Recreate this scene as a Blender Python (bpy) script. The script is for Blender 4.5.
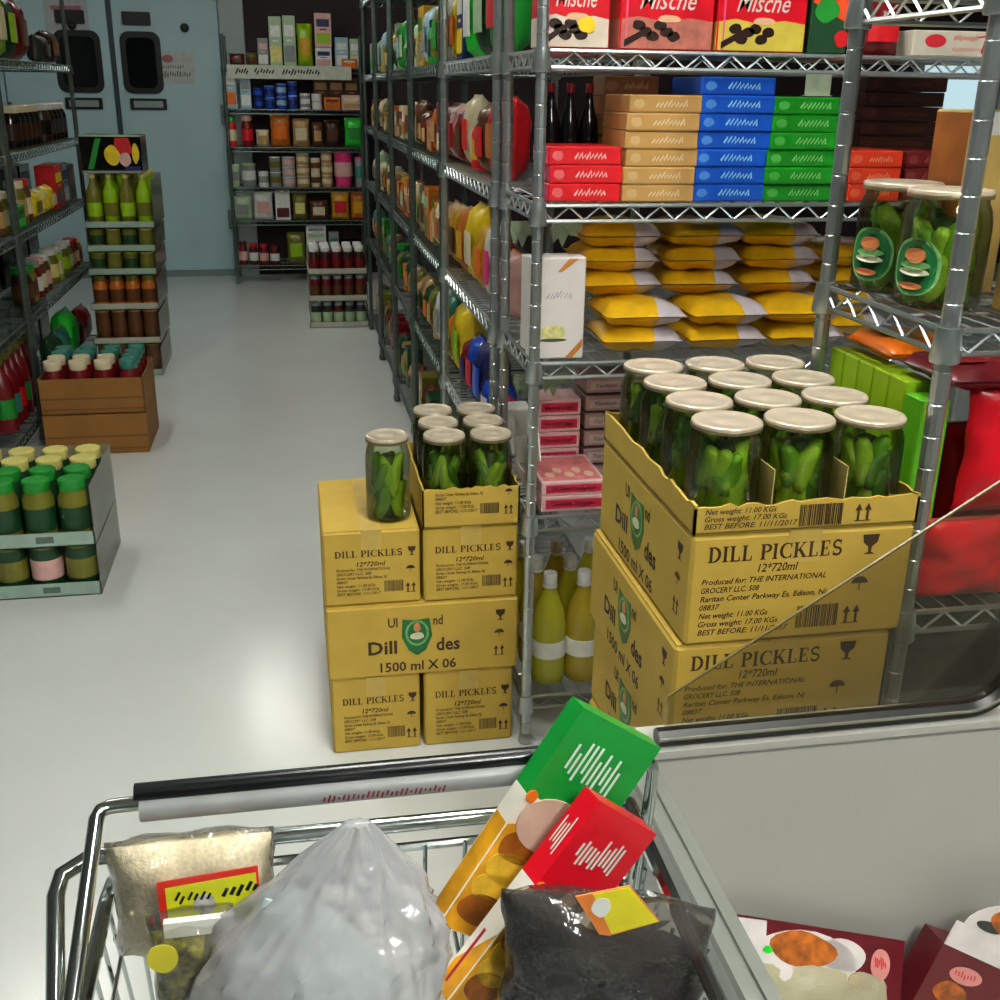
import bpy, bmesh, math, random
from mathutils import Vector, Matrix

for o in list(bpy.data.objects):
    bpy.data.objects.remove(o, do_unlink=True)
SC = bpy.context.scene
COL = SC.collection
rnd = random.Random(7)
PI = math.pi

# ------------------------------------------------------------------ camera
F = 1089.0
CAM_H = 1.55
PITCH, YAW, ROLL = (math.radians(a) for a in (20.6, 10.75, 0.85))
_f = Vector((math.sin(YAW)*math.cos(PITCH), math.cos(YAW)*math.cos(PITCH), -math.sin(PITCH)))
_r = Vector((math.cos(YAW), -math.sin(YAW), 0))
_u = _r.cross(_f)
RT = _r*math.cos(ROLL) + _u*math.sin(ROLL)
UP = -_r*math.sin(ROLL) + _u*math.cos(ROLL)
FW = _f
CP = Vector((0, 0, CAM_H))
cam_d = bpy.data.cameras.new('camera')
cam_d.sensor_width = 36.0
cam_d.lens = F/1000*36.0
cam_d.clip_start = 0.02
cam = bpy.data.objects.new('camera', cam_d)
m = Matrix((RT, UP, -FW)).transposed().to_4x4()
m.translation = CP
cam.matrix_world = m
COL.objects.link(cam)
SC.camera = cam

# ------------------------------------------------------------------ world, exposure
w = bpy.data.worlds.new('world')
w.use_nodes = True
w.node_tree.nodes['Background'].inputs['Color'].default_value = (0.75, 0.9, 0.92, 1)
w.node_tree.nodes['Background'].inputs['Strength'].default_value = 0.3
SC.world = w
vs = SC.view_settings
vs.view_transform = 'Standard'
vs.look = 'None'
vs.gamma = 1.0
vs.use_curve_mapping = False
vs.exposure = 0.0

# ceiling fixtures: (x, y, length, strength); built with their tubes in ceiling_light()
LAMPS = [(-0.25, 7.5, 1.2, 36.0), (-1.35, 4.6, 1.2, 60.0), (0.25, 1.75, 1.2, 72.0), (1.0, 0.35, 1.2, 75.0), (0.75, -1.15, 1.2, 140.0), (2.6, 5.6, 1.2, 6.0)]  # fifth, behind the viewer, is added to brighten faces turned to the camera
LAMP_COL = (1.0, 1.0, 0.94)
CEIL = 3.0

# ------------------------------------------------------------------ helpers
def ray(x, y):
    return RT*((x-500)/F) - UP*((y-500)/F) + FW
def at_y(x, y, Y):
    d = ray(x, y); return CP + d*(Y/d.y)
def at_x(x, y, X):
    d = ray(x, y); return CP + d*(X/d.x)
def at_z(x, y, Z):
    d = ray(x, y); return CP + d*((Z-CAM_H)/d.z)

def lin(c):
    return tuple((v/12.92 if v <= .04045 else ((v+.055)/1.055)**2.4) for v in c)
CN = {'white': (.9,.9,.88), 'cream': (.88,.83,.68), 'grey': (.55,.57,.56), 'charcoal': (.16,.17,.17), 'black': (.05,.05,.055),
      'red': (.82,.08,.12), 'dark red': (.45,.05,.08), 'maroon': (.34,.05,.09), 'pink': (.92,.2,.5), 'pale pink': (.88,.68,.66),
      'orange': (.92,.45,.08), 'amber': (.78,.42,.1), 'gold': (.85,.63,.13), 'yellow': (.95,.82,.1), 'pale yellow': (.9,.86,.5),
      'lime': (.6,.78,.08), 'green': (.1,.55,.17), 'bright green': (.15,.8,.2), 'dark green': (.06,.24,.12), 'pale green': (.68,.78,.62),
      'teal': (.2,.5,.45), 'blue': (.1,.3,.78), 'navy': (.08,.13,.38), 'pale blue': (.62,.76,.82), 'purple': (.42,.2,.5),
      'brown': (.38,.22,.12), 'dark brown': (.2,.11,.07), 'tan': (.76,.6,.38), 'olive': (.45,.44,.14), 'silver': (.7,.71,.7)}
_mats = {}
def M(key, rgb=None, rough=.5, metal=0.0, noise=.1, scale=25, bump=0.0, bscale=60, coat=0.0, srgb=True):
    """procedural principled material, colour broken up by a little noise"""
    if key in _mats: return _mats[key]
    if rgb is None: rgb = CN[key]
    c = lin(rgb) if srgb else rgb
    mt = bpy.data.materials.new(key.replace(' ', '_')); mt.use_nodes = True
    nt = mt.node_tree; b = nt.nodes['Principled BSDF']
    b.inputs['Roughness'].default_value = rough
    b.inputs['Metallic'].default_value = metal
    b.inputs['Coat Weight'].default_value = coat
    tc = nt.nodes.new('ShaderNodeTexCoord')
    no = nt.nodes.new('ShaderNodeTexNoise'); no.inputs['Scale'].default_value = scale; no.inputs['Detail'].default_value = 3
    nt.links.new(tc.outputs['Object'], no.inputs['Vector'])
    rp = nt.nodes.new('ShaderNodeValToRGB')
    rp.color_ramp.elements[0].position = .3; rp.color_ramp.elements[1].position = .7
    rp.color_ramp.elements[0].color = tuple(max(0, v*(1-noise)) for v in c)+(1,)
    rp.color_ramp.elements[1].color = tuple(min(1, v*(1+noise)) for v in c)+(1,)
    nt.links.new(no.outputs['Fac'], rp.inputs['Fac'])
    nt.links.new(rp.outputs['Color'], b.inputs['Base Color'])
    if bump:
        n2 = nt.nodes.new('ShaderNodeTexNoise'); n2.inputs['Scale'].default_value = bscale; n2.inputs['Detail'].default_value = 4
        nt.links.new(tc.outputs['Object'], n2.inputs['Vector'])
        bp = nt.nodes.new('ShaderNodeBump'); bp.inputs['Strength'].default_value = bump; bp.inputs['Distance'].default_value = .01
        nt.links.new(n2.outputs['Fac'], bp.inputs['Height'])
        nt.links.new(bp.outputs['Normal'], b.inputs['Normal'])
    _mats[key] = mt
    return mt

def film(key, tint, refl=.12, rough=.05, haze=0.0, hazecol=(1,1,1), bump=0.0, bscale=30):
    """thin clear sheet: tinted see-through with a fresnel gloss and, for milky film, some haze"""
    if key in _mats: return _mats[key]
    mt = bpy.data.materials.new(key.replace(' ', '_')); mt.use_nodes = True
    nt = mt.node_tree
    for n in list(nt.nodes): nt.nodes.remove(n)
    out = nt.nodes.new('ShaderNodeOutputMaterial')
    tr = nt.nodes.new('ShaderNodeBsdfTransparent'); tr.inputs['Color'].default_value = tuple(tint)+(1,)
    gl = nt.nodes.new('ShaderNodeBsdfGlossy'); gl.inputs['Roughness'].default_value = rough
    fr = nt.nodes.new('ShaderNodeFresnel'); fr.inputs['IOR'].default_value = 1.45
    mp = nt.nodes.new('ShaderNodeMath'); mp.operation = 'MULTIPLY_ADD'; mp.inputs[1].default_value = .85; mp.inputs[2].default_value = refl*.08
    nt.links.new(fr.outputs[0], mp.inputs[0])
    base = tr
    if haze:
        df = nt.nodes.new('ShaderNodeBsdfDiffuse'); df.inputs['Color'].default_value = tuple(hazecol)+(1,)
        tl = nt.nodes.new('ShaderNodeBsdfTranslucent'); tl.inputs['Color'].default_value = tuple(hazecol)+(1,)
        a = nt.nodes.new('ShaderNodeMixShader'); a.inputs[0].default_value = .35
        nt.links.new(df.outputs[0], a.inputs[1]); nt.links.new(tl.outputs[0], a.inputs[2])
        base = nt.nodes.new('ShaderNodeMixShader'); base.inputs[0].default_value = haze
        nt.links.new(tr.outputs[0], base.inputs[1]); nt.links.new(a.outputs[0], base.inputs[2])
    mx = nt.nodes.new('ShaderNodeMixShader')
    nt.links.new(mp.outputs[0], mx.inputs[0]); nt.links.new(base.outputs[0], mx.inputs[1]); nt.links.new(gl.outputs[0], mx.inputs[2])
    nt.links.new(mx.outputs[0], out.inputs['Surface'])
    if bump:
        tc = nt.nodes.new('ShaderNodeTexCoord'); n2 = nt.nodes.new('ShaderNodeTexNoise')
        n2.inputs['Scale'].default_value = bscale; n2.inputs['Detail'].default_value = 4
        nt.links.new(tc.outputs['Object'], n2.inputs['Vector'])
        bp = nt.nodes.new('ShaderNodeBump'); bp.inputs['Strength'].default_value = bump; bp.inputs['Distance'].default_value = .02
        nt.links.new(n2.outputs['Fac'], bp.inputs['Height'])
        nt.links.new(bp.outputs['Normal'], gl.inputs['Normal'])
        if haze: nt.links.new(bp.outputs['Normal'], df.inputs['Normal'])
    _mats[key] = mt
    return mt

def glow(key, rgb, strength):
    if key in _mats: return _mats[key]
    mt = bpy.data.materials.new(key); mt.use_nodes = True
    b = mt.node_tree.nodes['Principled BSDF']
    b.inputs['Base Color'].default_value = (.8,.8,.8,1)
    b.inputs['Emission Color'].default_value = tuple(rgb)+(1,)
    b.inputs['Emission Strength'].default_value = strength
    _mats[key] = mt
    return mt

class G:
    """collects shapes, then links them as ONE mesh object"""
    def __init__(s): s.v = []; s.f = []
    def add(s, vs, fs):
        k = len(s.v); s.v += [tuple(p) for p in vs]; s.f += [tuple(i+k for i in f) for f in fs]; return s
    def box(s, x0, y0, z0, x1, y1, z1):
        return s.add([(x0,y0,z0),(x1,y0,z0),(x1,y1,z0),(x0,y1,z0),(x0,y0,z1),(x1,y0,z1),(x1,y1,z1),(x0,y1,z1)],
                     [(0,3,2,1),(4,5,6,7),(0,1,5,4),(1,2,6,5),(2,3,7,6),(3,0,4,7)])
    def cbox(s, x0, y0, z0, x1, y1, z1, c=.003):
        """box with chamfered edges"""
        X, Y, Z = (x0,x1), (y0,y1), (z0,z1); vs = []; ix = {}
        for i in (0,1):
            for j in (0,1):
                for k in (0,1):
                    dx, dy, dz = (c if i == 0 else -c), (c if j == 0 else -c), (c if k == 0 else -c)
                    for a, p in enumerate(((X[i],Y[j]+dy,Z[k]+dz),(X[i]+dx,Y[j],Z[k]+dz),(X[i]+dx,Y[j]+dy,Z[k]))):
                        ix[i,j,k,a] = len(vs); vs.append(p)
        fs = []
        for i in (0,1):
            fs.append([ix[i,0,0,0],ix[i,1,0,0],ix[i,1,1,0],ix[i,0,1,0]])
            fs.append([ix[0,i,0,1],ix[1,i,0,1],ix[1,i,1,1],ix[0,i,1,1]])
            fs.append([ix[0,0,i,2],ix[1,0,i,2],ix[1,1,i,2],ix[0,1,i,2]])
            for j in (0,1):
                fs.append([ix[i,j,0,0],ix[i,j,1,0],ix[i,j,1,1],ix[i,j,0,1]])
                fs.append([ix[i,0,j,0],ix[i,1,j,0],ix[i,1,j,2],ix[i,0,j,2]])
                fs.append([ix[0,i,j,1],ix[1,i,j,1],ix[1,i,j,2],ix[0,i,j,2]])
                for k in (0,1): fs.append([ix[i,j,k,0],ix[i,j,k,1],ix[i,j,k,2]])
        return s.add(vs, fs)
    def obox(s, c, a, b, d):
        c, a, b, d = Vector(c), Vector(a), Vector(b), Vector(d)
        vs = [c+a*i+b*j+d*k for k in (-1,1) for i, j in ((-1,-1),(1,-1),(1,1),(-1,1))]
        return s.add(vs, [(0,3,2,1),(4,5,6,7),(0,1,5,4),(1,2,6,5),(2,3,7,6),(3,0,4,7)])
    def tube(s, pts, r, n=6, cap=True):
        pts = [Vector(p) for p in pts]; rings = []; vs = []
        for i, p in enumerate(pts):
            t = (pts[min(i+1,len(pts)-1)] - pts[max(i-1,0)]).normalized()
            a = t.orthogonal().normalized() if i == 0 else (pa - t*pa.dot(t)).normalized()
            pa = a; b = t.cross(a)
            rr = r[i] if isinstance(r, (list, tuple)) else r
            for k in range(n):
                an = 2*PI*(k+.5)/n
                vs.append(p + (a*math.cos(an) + b*math.sin(an))*rr)
        fs = []
        for i in range(len(pts)-1):
            for k in range(n):
                fs.append((i*n+k, i*n+(k+1)%n, (i+1)*n+(k+1)%n, (i+1)*n+k))
        if cap:
            fs.append(tuple(range(n-1,-1,-1))); fs.append(tuple((len(pts)-1)*n+k for k in range(n)))
        return s.add(vs, fs)
    def lathe(s, prof, n=16, c=(0,0,0)):
        vs = []; fs = []
        for r, z in prof:
            for k in range(n):
                a = 2*PI*k/n
                vs.append((c[0]+r*math.cos(a), c[1]+r*math.sin(a), c[2]+z))
        for i in range(len(prof)-1):
            for k in range(n):
                fs.append((i*n+k, i*n+(k+1)%n, (i+1)*n+(k+1)%n, (i+1)*n+k))
        if prof[0][0] > 1e-6: fs.append(tuple(range(n-1,-1,-1)))
        if prof[-1][0] > 1e-6: fs.append(tuple((len(prof)-1)*n+k for k in range(n)))
        return s.add(vs, fs)
    def prism(s, poly, mp, t=.0004):
        """flat outline poly [(u,v)] laid on a face by mp(u,v,height), standing proud by t"""
        n = len(poly)
        vs = [mp(u,v,0) for u, v in poly] + [mp(u,v,t) for u, v in poly]
        fs = [tuple(range(n-1,-1,-1)), tuple(range(n,2*n))] + [(i,(i+1)%n,n+(i+1)%n,n+i) for i in range(n)]
        return s.add(vs, fs)
    def flat(s, tris, mp, t=.0005):
        """flat print: (verts2d, faces) laid on a face"""
        vs, fs = tris
        return s.add([mp(u,v,t) for u, v in vs], fs)
    def mesh(s, name, mat, smooth=False, ang=40):
        me = bpy.data.meshes.new(name)
        me.from_pydata(s.v, [], s.f)
        bm = bmesh.new(); bm.from_mesh(me)
        bmesh.ops.recalc_face_normals(bm, faces=bm.faces[:])
        bm.to_mesh(me); bm.free()
        if mat: me.materials.append(mat)
        if smooth:
            me.polygons.foreach_set('use_smooth', [True]*len(me.polygons))
            me.set_sharp_from_angle(angle=math.radians(ang))
        return me
    def build(s, name, mat, parent=None, smooth=False, ang=40):
        return obj(name, s.mesh(name, mat, smooth, ang), parent)

def obj(name, me, parent=None, loc=None, rot=None):
    o = bpy.data.objects.new(name, me)
    COL.objects.link(o)
    if parent: o.parent = parent
    if loc is not None: o.location = loc
    if rot is not None: o.rotation_euler = rot
    return o
_labels = {}
def tag(o, label, cat, group=None, kind=None):
    if not kind:
        k = 2; base = label
        assert label not in _labels or (group and _labels[label] == group), label
        _labels[label] = group
    o['label'] = label; o['category'] = cat
    if group: o['group'] = group
    if kind: o['kind'] = kind
    return o
def thing(name, label, cat, loc=(0,0,0), rz=0, group=None):
    o = bpy.data.objects.new(name, None); COL.objects.link(o)
    o.empty_display_size = .05
    o.location = loc; o.rotation_euler = (0,0,rz)
    return tag(o, label, cat, group)
def children(o):
    return [c for c in KIDS.get(o.name, [])] if KIDS else list(o.children)
KIDS = None
def dup(o, loc, rz=None, label=None, group=None):
    """copy of a thing with copies of its parts and sub-parts"""
    r = o.copy(); COL.objects.link(r); r.location = loc
    if rz is not None: r.rotation_euler = (0,0,rz)
    if label: tag(r, label, o['category'], group or o.get('group'))
    for ch in o.children:
        c = ch.copy(); COL.objects.link(c); c.parent = r
        for g in ch.children:
            d = g.copy(); COL.objects.link(d); d.parent = c
    return r
def struct(name, g, mat, label, cat, smooth=False, parent=None):
    o = g.build(name, mat, parent, smooth)
    if not parent: tag(o, label, cat, kind='structure')
    return o
ORD = ['first','second','third','fourth','fifth','sixth','seventh','eighth','ninth','tenth','eleventh','twelfth','thirteenth','fourteenth',
       'fifteenth','sixteenth','seventeenth','eighteenth','nineteenth','twentieth'] + ['twenty-'+k for k in ('first','second','third','fourth','fifth','sixth','seventh','eighth','ninth')] + ['thirtieth'] + ['thirty-'+k for k in ('first','second','third','fourth','fifth','sixth','seventh','eighth','ninth')]

# face maps: (u to the right, v up, h out of the face) for the viewer of that face
def front(x0, y, z0):  return lambda u, v, h: (x0+u, y-h, z0+v)
def left(x, y1, z0):   return lambda u, v, h: (x-h, y1-u, z0+v)      # face looking towards -x, u runs from far to near
def right(x, y0, z0):  return lambda u, v, h: (x+h, y0+u, z0+v)
def top(x0, y0, z):    return lambda u, v, h: (x0+u, y0+v, z+h)
def shift(mp, du, dv, sc=1): return lambda u, v, h: mp(du+u*sc, dv+v*sc, h)

# ------------------------------------------------------------------ lettering
_txt = {}
def text2d(body, bold=0.0, shear=0.0):
    k = (body, bold, shear)
    if k in _txt: return _txt[k]
    cu = bpy.data.curves.new('t', 'FONT'); cu.body = body; cu.size = 1.0; cu.offset = bold; cu.shear = shear
    cu.resolution_u = 2; cu.fill_mode = 'FRONT'
    o = bpy.data.objects.new('t', cu); COL.objects.link(o)
    me = bpy.data.meshes.new_from_object(o.evaluated_get(bpy.context.evaluated_depsgraph_get()))
    vs = [(v.co.x, v.co.y) for v in me.vertices]; fs = [tuple(p.vertices) for p in me.polygons]
    bpy.data.objects.remove(o); bpy.data.curves.remove(cu); bpy.data.meshes.remove(me)
    _txt[k] = (vs, fs); return _txt[k]
def write(g, mp, body, u0, v0, h=None, w=None, bold=0.01, shear=0.0):
    """text with its lower left corner at u0, v0, cap height h, stretched to width w"""
    vs, fs = text2d(body, bold, shear)
    x0 = min(p[0] for p in vs); x1 = max(p[0] for p in vs)
    sy = h/.7; sx = sy if w is None else w/(x1-x0)
    g.flat(([(u0+(x-x0)*sx, v0+y*sy) for x, y in vs], fs), mp)
def ribbon(path, wd):
    vs = []; fs = []
    for i, (x, y) in enumerate(path):
        a = path[max(i-1,0)]; b = path[min(i+1,len(path)-1)]
        dx, dy = b[0]-a[0], b[1]-a[1]; l = math.hypot(dx,dy) or 1
        ww = wd[i] if isinstance(wd, list) else wd
        vs += [(x-dy/l*ww/2, y+dx/l*ww/2), (x+dy/l*ww/2, y-dx/l*ww/2)]
    for i in range(len(path)-1): fs.append((2*i, 2*i+1, 2*i+3, 2*i+2))
    return vs, fs
def arc(cx, cy, rx, ry, a0, a1, n=12):
    return [(cx+rx*math.cos(a0+(a1-a0)*i/n), cy+ry*math.sin(a0+(a1-a0)*i/n)) for i in range(n+1)]
def q(x0, y0, x1, y1): return ([(x0,y0),(x1,y0),(x1,y1),(x0,y1)], [(0,1,2,3)])
def serif_glyph(ch):
    S, t = .2, .07
    stem = lambda x: [q(x,0,x+S,1), q(x-.09,0,x+S+.09,t), q(x-.09,1-t,x+S+.09,1)]
    if ch == 'I': return stem(.09), .46
    if ch == 'L': return stem(.09)+[q(.2,0,.68,t), q(.6,0,.68,.3)], .78
    if ch == 'E': return stem(.09)+[q(.2,0,.68,t), q(.61,0,.68,.28), q(.2,1-t,.66,1), q(.59,.74,.66,1), q(.2,.47,.5,.47+t), q(.45,.36,.51,.64)], .78
    if ch == 'D':
        p = arc(.3,.5,.46,.465,-PI/2,PI/2,14); wd = [t+.14*math.cos(-PI/2+PI*i/14) for i in range(15)]
        return stem(.09)+[ribbon(p, wd)], .92
    if ch == 'P':
        p = arc(.3,.73,.36,.235,-PI/2,PI/2,12); wd = [t+.13*math.cos(-PI/2+PI*i/12) for i in range(13)]
        return stem(.09)+[ribbon(p, wd)], .78
    if ch == 'C':
        p = arc(.5,.5,.4,.465,.28*PI,1.72*PI,18); wd = [t+.14*max(0,-math.cos(.28*PI+1.44*PI*i/18)) for i in range(19)]
        return [ribbon(p, wd), q(.74,.68,.81,1), q(.74,0,.81,.26)], .9
    if ch == 'K':
        return stem(.09)+[ribbon([(.28,.42),(.72,.96)], .08), ribbon([(.4,.58),(.78,.04)], .2), q(.56,1-t,.88,1), q(.58,0,.98,t)], .98
    if ch == 'S':
        p = arc(.38,.73,.26,.235,.2*PI,1.5*PI,12)+arc(.38,.265,.27,.23,.5*PI,-.8*PI,12)[1:]
        return [ribbon(p, .15), q(.58,.7,.64,1), q(.1,0,.16,.3)], .74
    return [], .4
def serif(g, mp, body, u0, v0, h, w):
    adv = 0; parts = []
    for ch in body:
        ps, ww = serif_glyph(ch)
        parts.append((adv, ps)); adv += ww+.04
    sx = w/adv
    for a, ps in parts:
        for vs, fs in ps: g.flat(([(u0+(a+x)*sx, v0+y*h) for x, y in vs], fs), mp)
def scrawl(g, mp, u0, v0, w, h, n=8, seed=1, wd=None, slant=.35):
    """unreadable handwriting: a run of joined up-and-down strokes"""
    r = random.Random(seed); p = []; wd = wd or h*.16
    for i in range(2*n+1):
        hh = h*(.55+.45*r.random()) if i % 2 else h*.12*r.random()
        p.append((u0+w*i/(2*n)+slant*hh, v0+hh))
    g.flat(ribbon(p, wd), mp)
def strokes(g, mp, u0, v0, w, h, n, seed, wd, slant=.5):
    """separate slanting strokes, like blurred lettering"""
    r = random.Random(seed)
    for i in range(n):
        a = r.uniform(0,.35)*h; b = h*r.uniform(.6,1)
        x = u0+w*(i+.2)/n
        g.flat(ribbon([(x+slant*a,v0+a),(x+slant*b,v0+b)], wd), mp)
def ell(cx, cy, rx, ry, n=20): return [(cx+rx*math.cos(2*PI*i/n), cy+ry*math.sin(2*PI*i/n)) for i in range(n)]
def rrect(x0, y0, x1, y1, r, n=4):
    p = []
    for cx, cy, a in ((x1-r,y0+r,-PI/2),(x1-r,y1-r,0),(x0+r,y1-r,PI/2),(x0+r,y0+r,PI)):
        p += [(cx+r*math.cos(a+PI/2*i/n), cy+r*math.sin(a+PI/2*i/n)) for i in range(n+1)]
    return p
def blob(cx, cy, rx, ry, seed, n=14, k=.25):
    r = random.Random(seed); n = max(n, 22); hs = [(j, r.uniform(0,6.3), r.uniform(.3,1)/j**.5) for j in (2,3,4,5)]
    rad = lambda a: 1-k*(.5+.25*sum(c*math.sin(j*a+p) for j, p, c in hs))
    return [(cx+rx*rad(2*PI*i/n)*math.cos(2*PI*i/n), cy+ry*rad(2*PI*i/n)*math.sin(2*PI*i/n)) for i in range(n)]
def pillow(w, h, t, nu=10, nv=12, seed=0, wr=.006, seal=.012, zf=None):
    """stuffed bag standing on its lower edge, front towards -y; w along x, h along z"""
    r = random.Random(seed); ph = [r.uniform(0,6.3) for _ in range(6)]
    g = G(); vs = []; fs = []
    for sgn in (-1,1):
        for j in range(nv+1):
            for i in range(nu+1):
                u = 2*i/nu-1; v = 2*j/nv-1
                prof = max(0,(1-abs(u)**3.5))**.6 * max(0,(1-abs(v)**4))**.6
                if zf: prof *= zf((v+1)/2)
                wv = wr*(math.sin(7*u+5*v+ph[0])+math.sin(11*v-6*u+ph[1])*.6+math.sin(17*u+ph[2])*.3)*min(1,prof*2)
                ed = 1-.06*(1-abs(v))*(abs(u)**4) + .015*math.sin(9*v+ph[3])*abs(u)
                vs.append((u*w/2*ed, sgn*(t/2*prof+.0006)+(wv if sgn < 0 else -wv*.6), (v+1)/2*h))
    n = (nu+1)*(nv+1)
    for k in (0,n):
        for j in range(nv):
            for i in range(nu):
                a = k+j*(nu+1)+i; fs.append((a,a+1,a+nu+2,a+nu+1))
    for j in range(nv):
        for i in (0,nu):
            a = j*(nu+1)+i; fs.append((a,a+nu+1,a+nu+1+n,a+n))
    for i in range(nu):
        for j in (0,nv):
            a = j*(nu+1)+i; fs.append((a,a+1,a+1+n,a+n))
    g.add(vs, fs); return g

# ------------------------------------------------------------------ room shell
X0, X1, Y0, Y1 = -3.2, 7.5, -2.2, 9.95
floor_m = M('floor vinyl', (.86,.875,.86), rough=.2, noise=.03, scale=2.5, bump=.02, bscale=8)
struct('floor', G().box(X0,Y0,-.1,X1,Y1,0), floor_m, 'shiny off-white vinyl floor', 'floor')
struct('ceiling', G().box(X0,Y0,CEIL,X1,Y1,CEIL+.1), M('ceiling paint', (.5,.5,.48), .9), 'plain white ceiling', 'ceiling')
dark_wall = M('dark brown paint', (.17,.11,.12), .7)
pale_wall = M('side wall paint', (.26,.28,.27), .8)
struct('wall_back', G().box(X0,Y1,-.1,X1,Y1+.15,CEIL), dark_wall, 'dark brown painted back wall', 'wall')
struct('wall_left', G().box(X0-.15,Y0,-.1,X0,Y1,CEIL), pale_wall, 'grey wall behind left shelves', 'wall')
struct('wall_right', G().box(X1,Y0,-.1,X1+.15,Y1,CEIL), dark_wall, 'dark wall at far right', 'wall')
struct('wall_front', G().box(X0,Y0-.15,-.1,X1,Y0,CEIL), pale_wall, 'wall behind the viewer', 'wall')

door_m = M('cold room panel', (.72,.85,.87), .42, noise=.05, scale=3)
trim_m = M('door frame metal', (.68,.74,.73), .4, noise=.05)
rub = M('black rubber', (.03,.04,.04), .45)
steel = M('brushed steel', (.5,.54,.54), .3, .9)
for nm, x0, x1, lab in (('door_1',-1.335,-.51,'right leaf of pale teal cold room door with dark window'),
                        ('door_2',-2.2,-1.375,'left leaf of pale teal cold room door with dark window')):
    d = struct(nm, G().cbox(x0,Y1-.06,.05,x1,Y1-.001,2.45,.006), door_m, lab, 'door')
    mp = front(x0, Y1-.06, 0)
    wx = (.06,.345) if nm == 'door_1' else (.42,.745)
    fr = G()
    fr.prism(rrect(wx[0]-.015,1.485,wx[1]+.015,1.955,.07), mp, .014)
    f = fr.build('window_frame', rub, d)
    G().prism(rrect(wx[0]+.03,1.53,wx[1]-.03,1.91,.05), mp, .017).build('pane', M('dark glass',(.03,.05,.055),.08,noise=.3,scale=6), f)
    G().prism(rrect(wx[0]+.02,1.36,wx[0]+.31,1.45,.01), mp, .012).build('name_plate', rub, d)
    G().prism(rrect(wx[0]+.05,1.38,wx[0]+.28,1.43,.004), mp, .014).build('plate_insert', M('plate insert',(.6,.66,.66),.5), d)
    G().prism(rrect(wx[0]+.02,2.0,wx[0]+.24,2.1,.01), mp, .02).build('closer_plate', rub, d)
    kn = G().lathe([(0,0),(.03,0),(.035,.012),(.02,.03),(0,.032)],14)
    k = kn.build('latch_knob', rub, d, True); k.location = (x0+.56, Y1-.06, 1.99); k.rotation_euler = (PI/2,0,0)
    for z in (.4,1.25,2.2):
        G().box(x1-.03 if nm == 'door_1' else x0, Y1-.085, z, x1 if nm == 'door_1' else x0+.03, Y1-.06, z+.16).build('hinge', steel, d)
# notice on the right leaf and poster on the left leaf
nt_ = thing('notice', 'white paper notice with red emblem on right cold room door leaf', 'sign', (-1.06, Y1-.061, 1.57))
mp = front(0,0,0)
G().prism([(0,0),(.34,0),(.34,.24),(0,.24)], mp, .002).build('sheet', M('notice paper',(.78,.8,.78),.7), nt_)
G().prism(ell(.13,.185,.045,.03), front(0,-.002,0), .0006).build('emblem', M('faded red',(.68,.42,.45),.6), nt_)
g = G(); strokes(g, front(0,-.002,0), .04,.04,.27,.055,14,3,.011,.1); strokes(g, front(0,-.002,0), .09,.11,.17,.03,9,4,.008,.1)
g.build('lettering', M('grey ink',(.4,.42,.42),.6), nt_)
po = thing('poster', 'pale poster with dark picture and red line on left door leaf', 'poster', (-1.84, Y1-.061, 1.93))
G().prism([(0,0),(.33,0),(.33,.5),(0,.5)], mp, .002).build('sheet', M('poster paper',(.72,.74,.75),.6), po)
G().prism(rrect(.03,.25,.3,.46,.04), front(0,-.002,0), .0006).build('picture', M('poster dark',(.2,.24,.25),.5,noise=.6,scale=15), po)
G().prism([(.05,.17),(.28,.17),(.28,.2),(.05,.2)], front(0,-.002,0), .0006).build('red_line', M('faded red'), po)
struct('trim_1', G().cbox(-.505,Y1-.08,0,-.305,Y1-.001,CEIL,.006), trim_m, 'pale metal frame beside cold room door', 'door frame')
struct('trim_2', G().cbox(-1.372,Y1-.05,.05,-1.338,Y1-.001,2.45,.004), M('dark seal',(.22,.27,.28),.5), 'dark seal between cold room door leaves', 'seal')
struct('trim_3', G().box(X0,Y1-.07,0,-.506,Y1-.001,.05), M('kick strip',(.5,.58,.57),.4), 'pale strip under cold room doors', 'trim')
struct('wall_panel', G().box(X0,Y1-.05,.05,-2.21,Y1-.001,CEIL), door_m, 'pale teal cold room wall panel', 'wall')
struct('trim_4', G().box(-2.21,Y1-.055,2.46,-.506,Y1-.001,CEIL), door_m, 'pale teal panel above cold room doors', 'wall')
# daylight window far right on the back wall, glimpsed between the shelf goods
wa = at_y(912,160,9.9); wb = at_y(990,60,9.9)
wn = struct('window_1', G().box(wa.x-.08,Y1-.05,wa.z-.08,wa.x,Y1-.001,wb.z+.08).box(wb.x,Y1-.05,wa.z-.08,wb.x+.08,Y1-.001,wb.z+.08)
            .box(wa.x,Y1-.05,wa.z-.08,wb.x,Y1-.001,wa.z).box(wa.x,Y1-.05,wb.z,wb.x,Y1-.001,wb.z+.08), trim_m, 'bright daylight window far behind the right shelves', 'window')
G().box(wa.x,Y1-.03,wa.z,wb.x,Y1-.01,wb.z).build('pane', glow('daylight pane',(.58,.84,.92),.8), wn)

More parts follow.
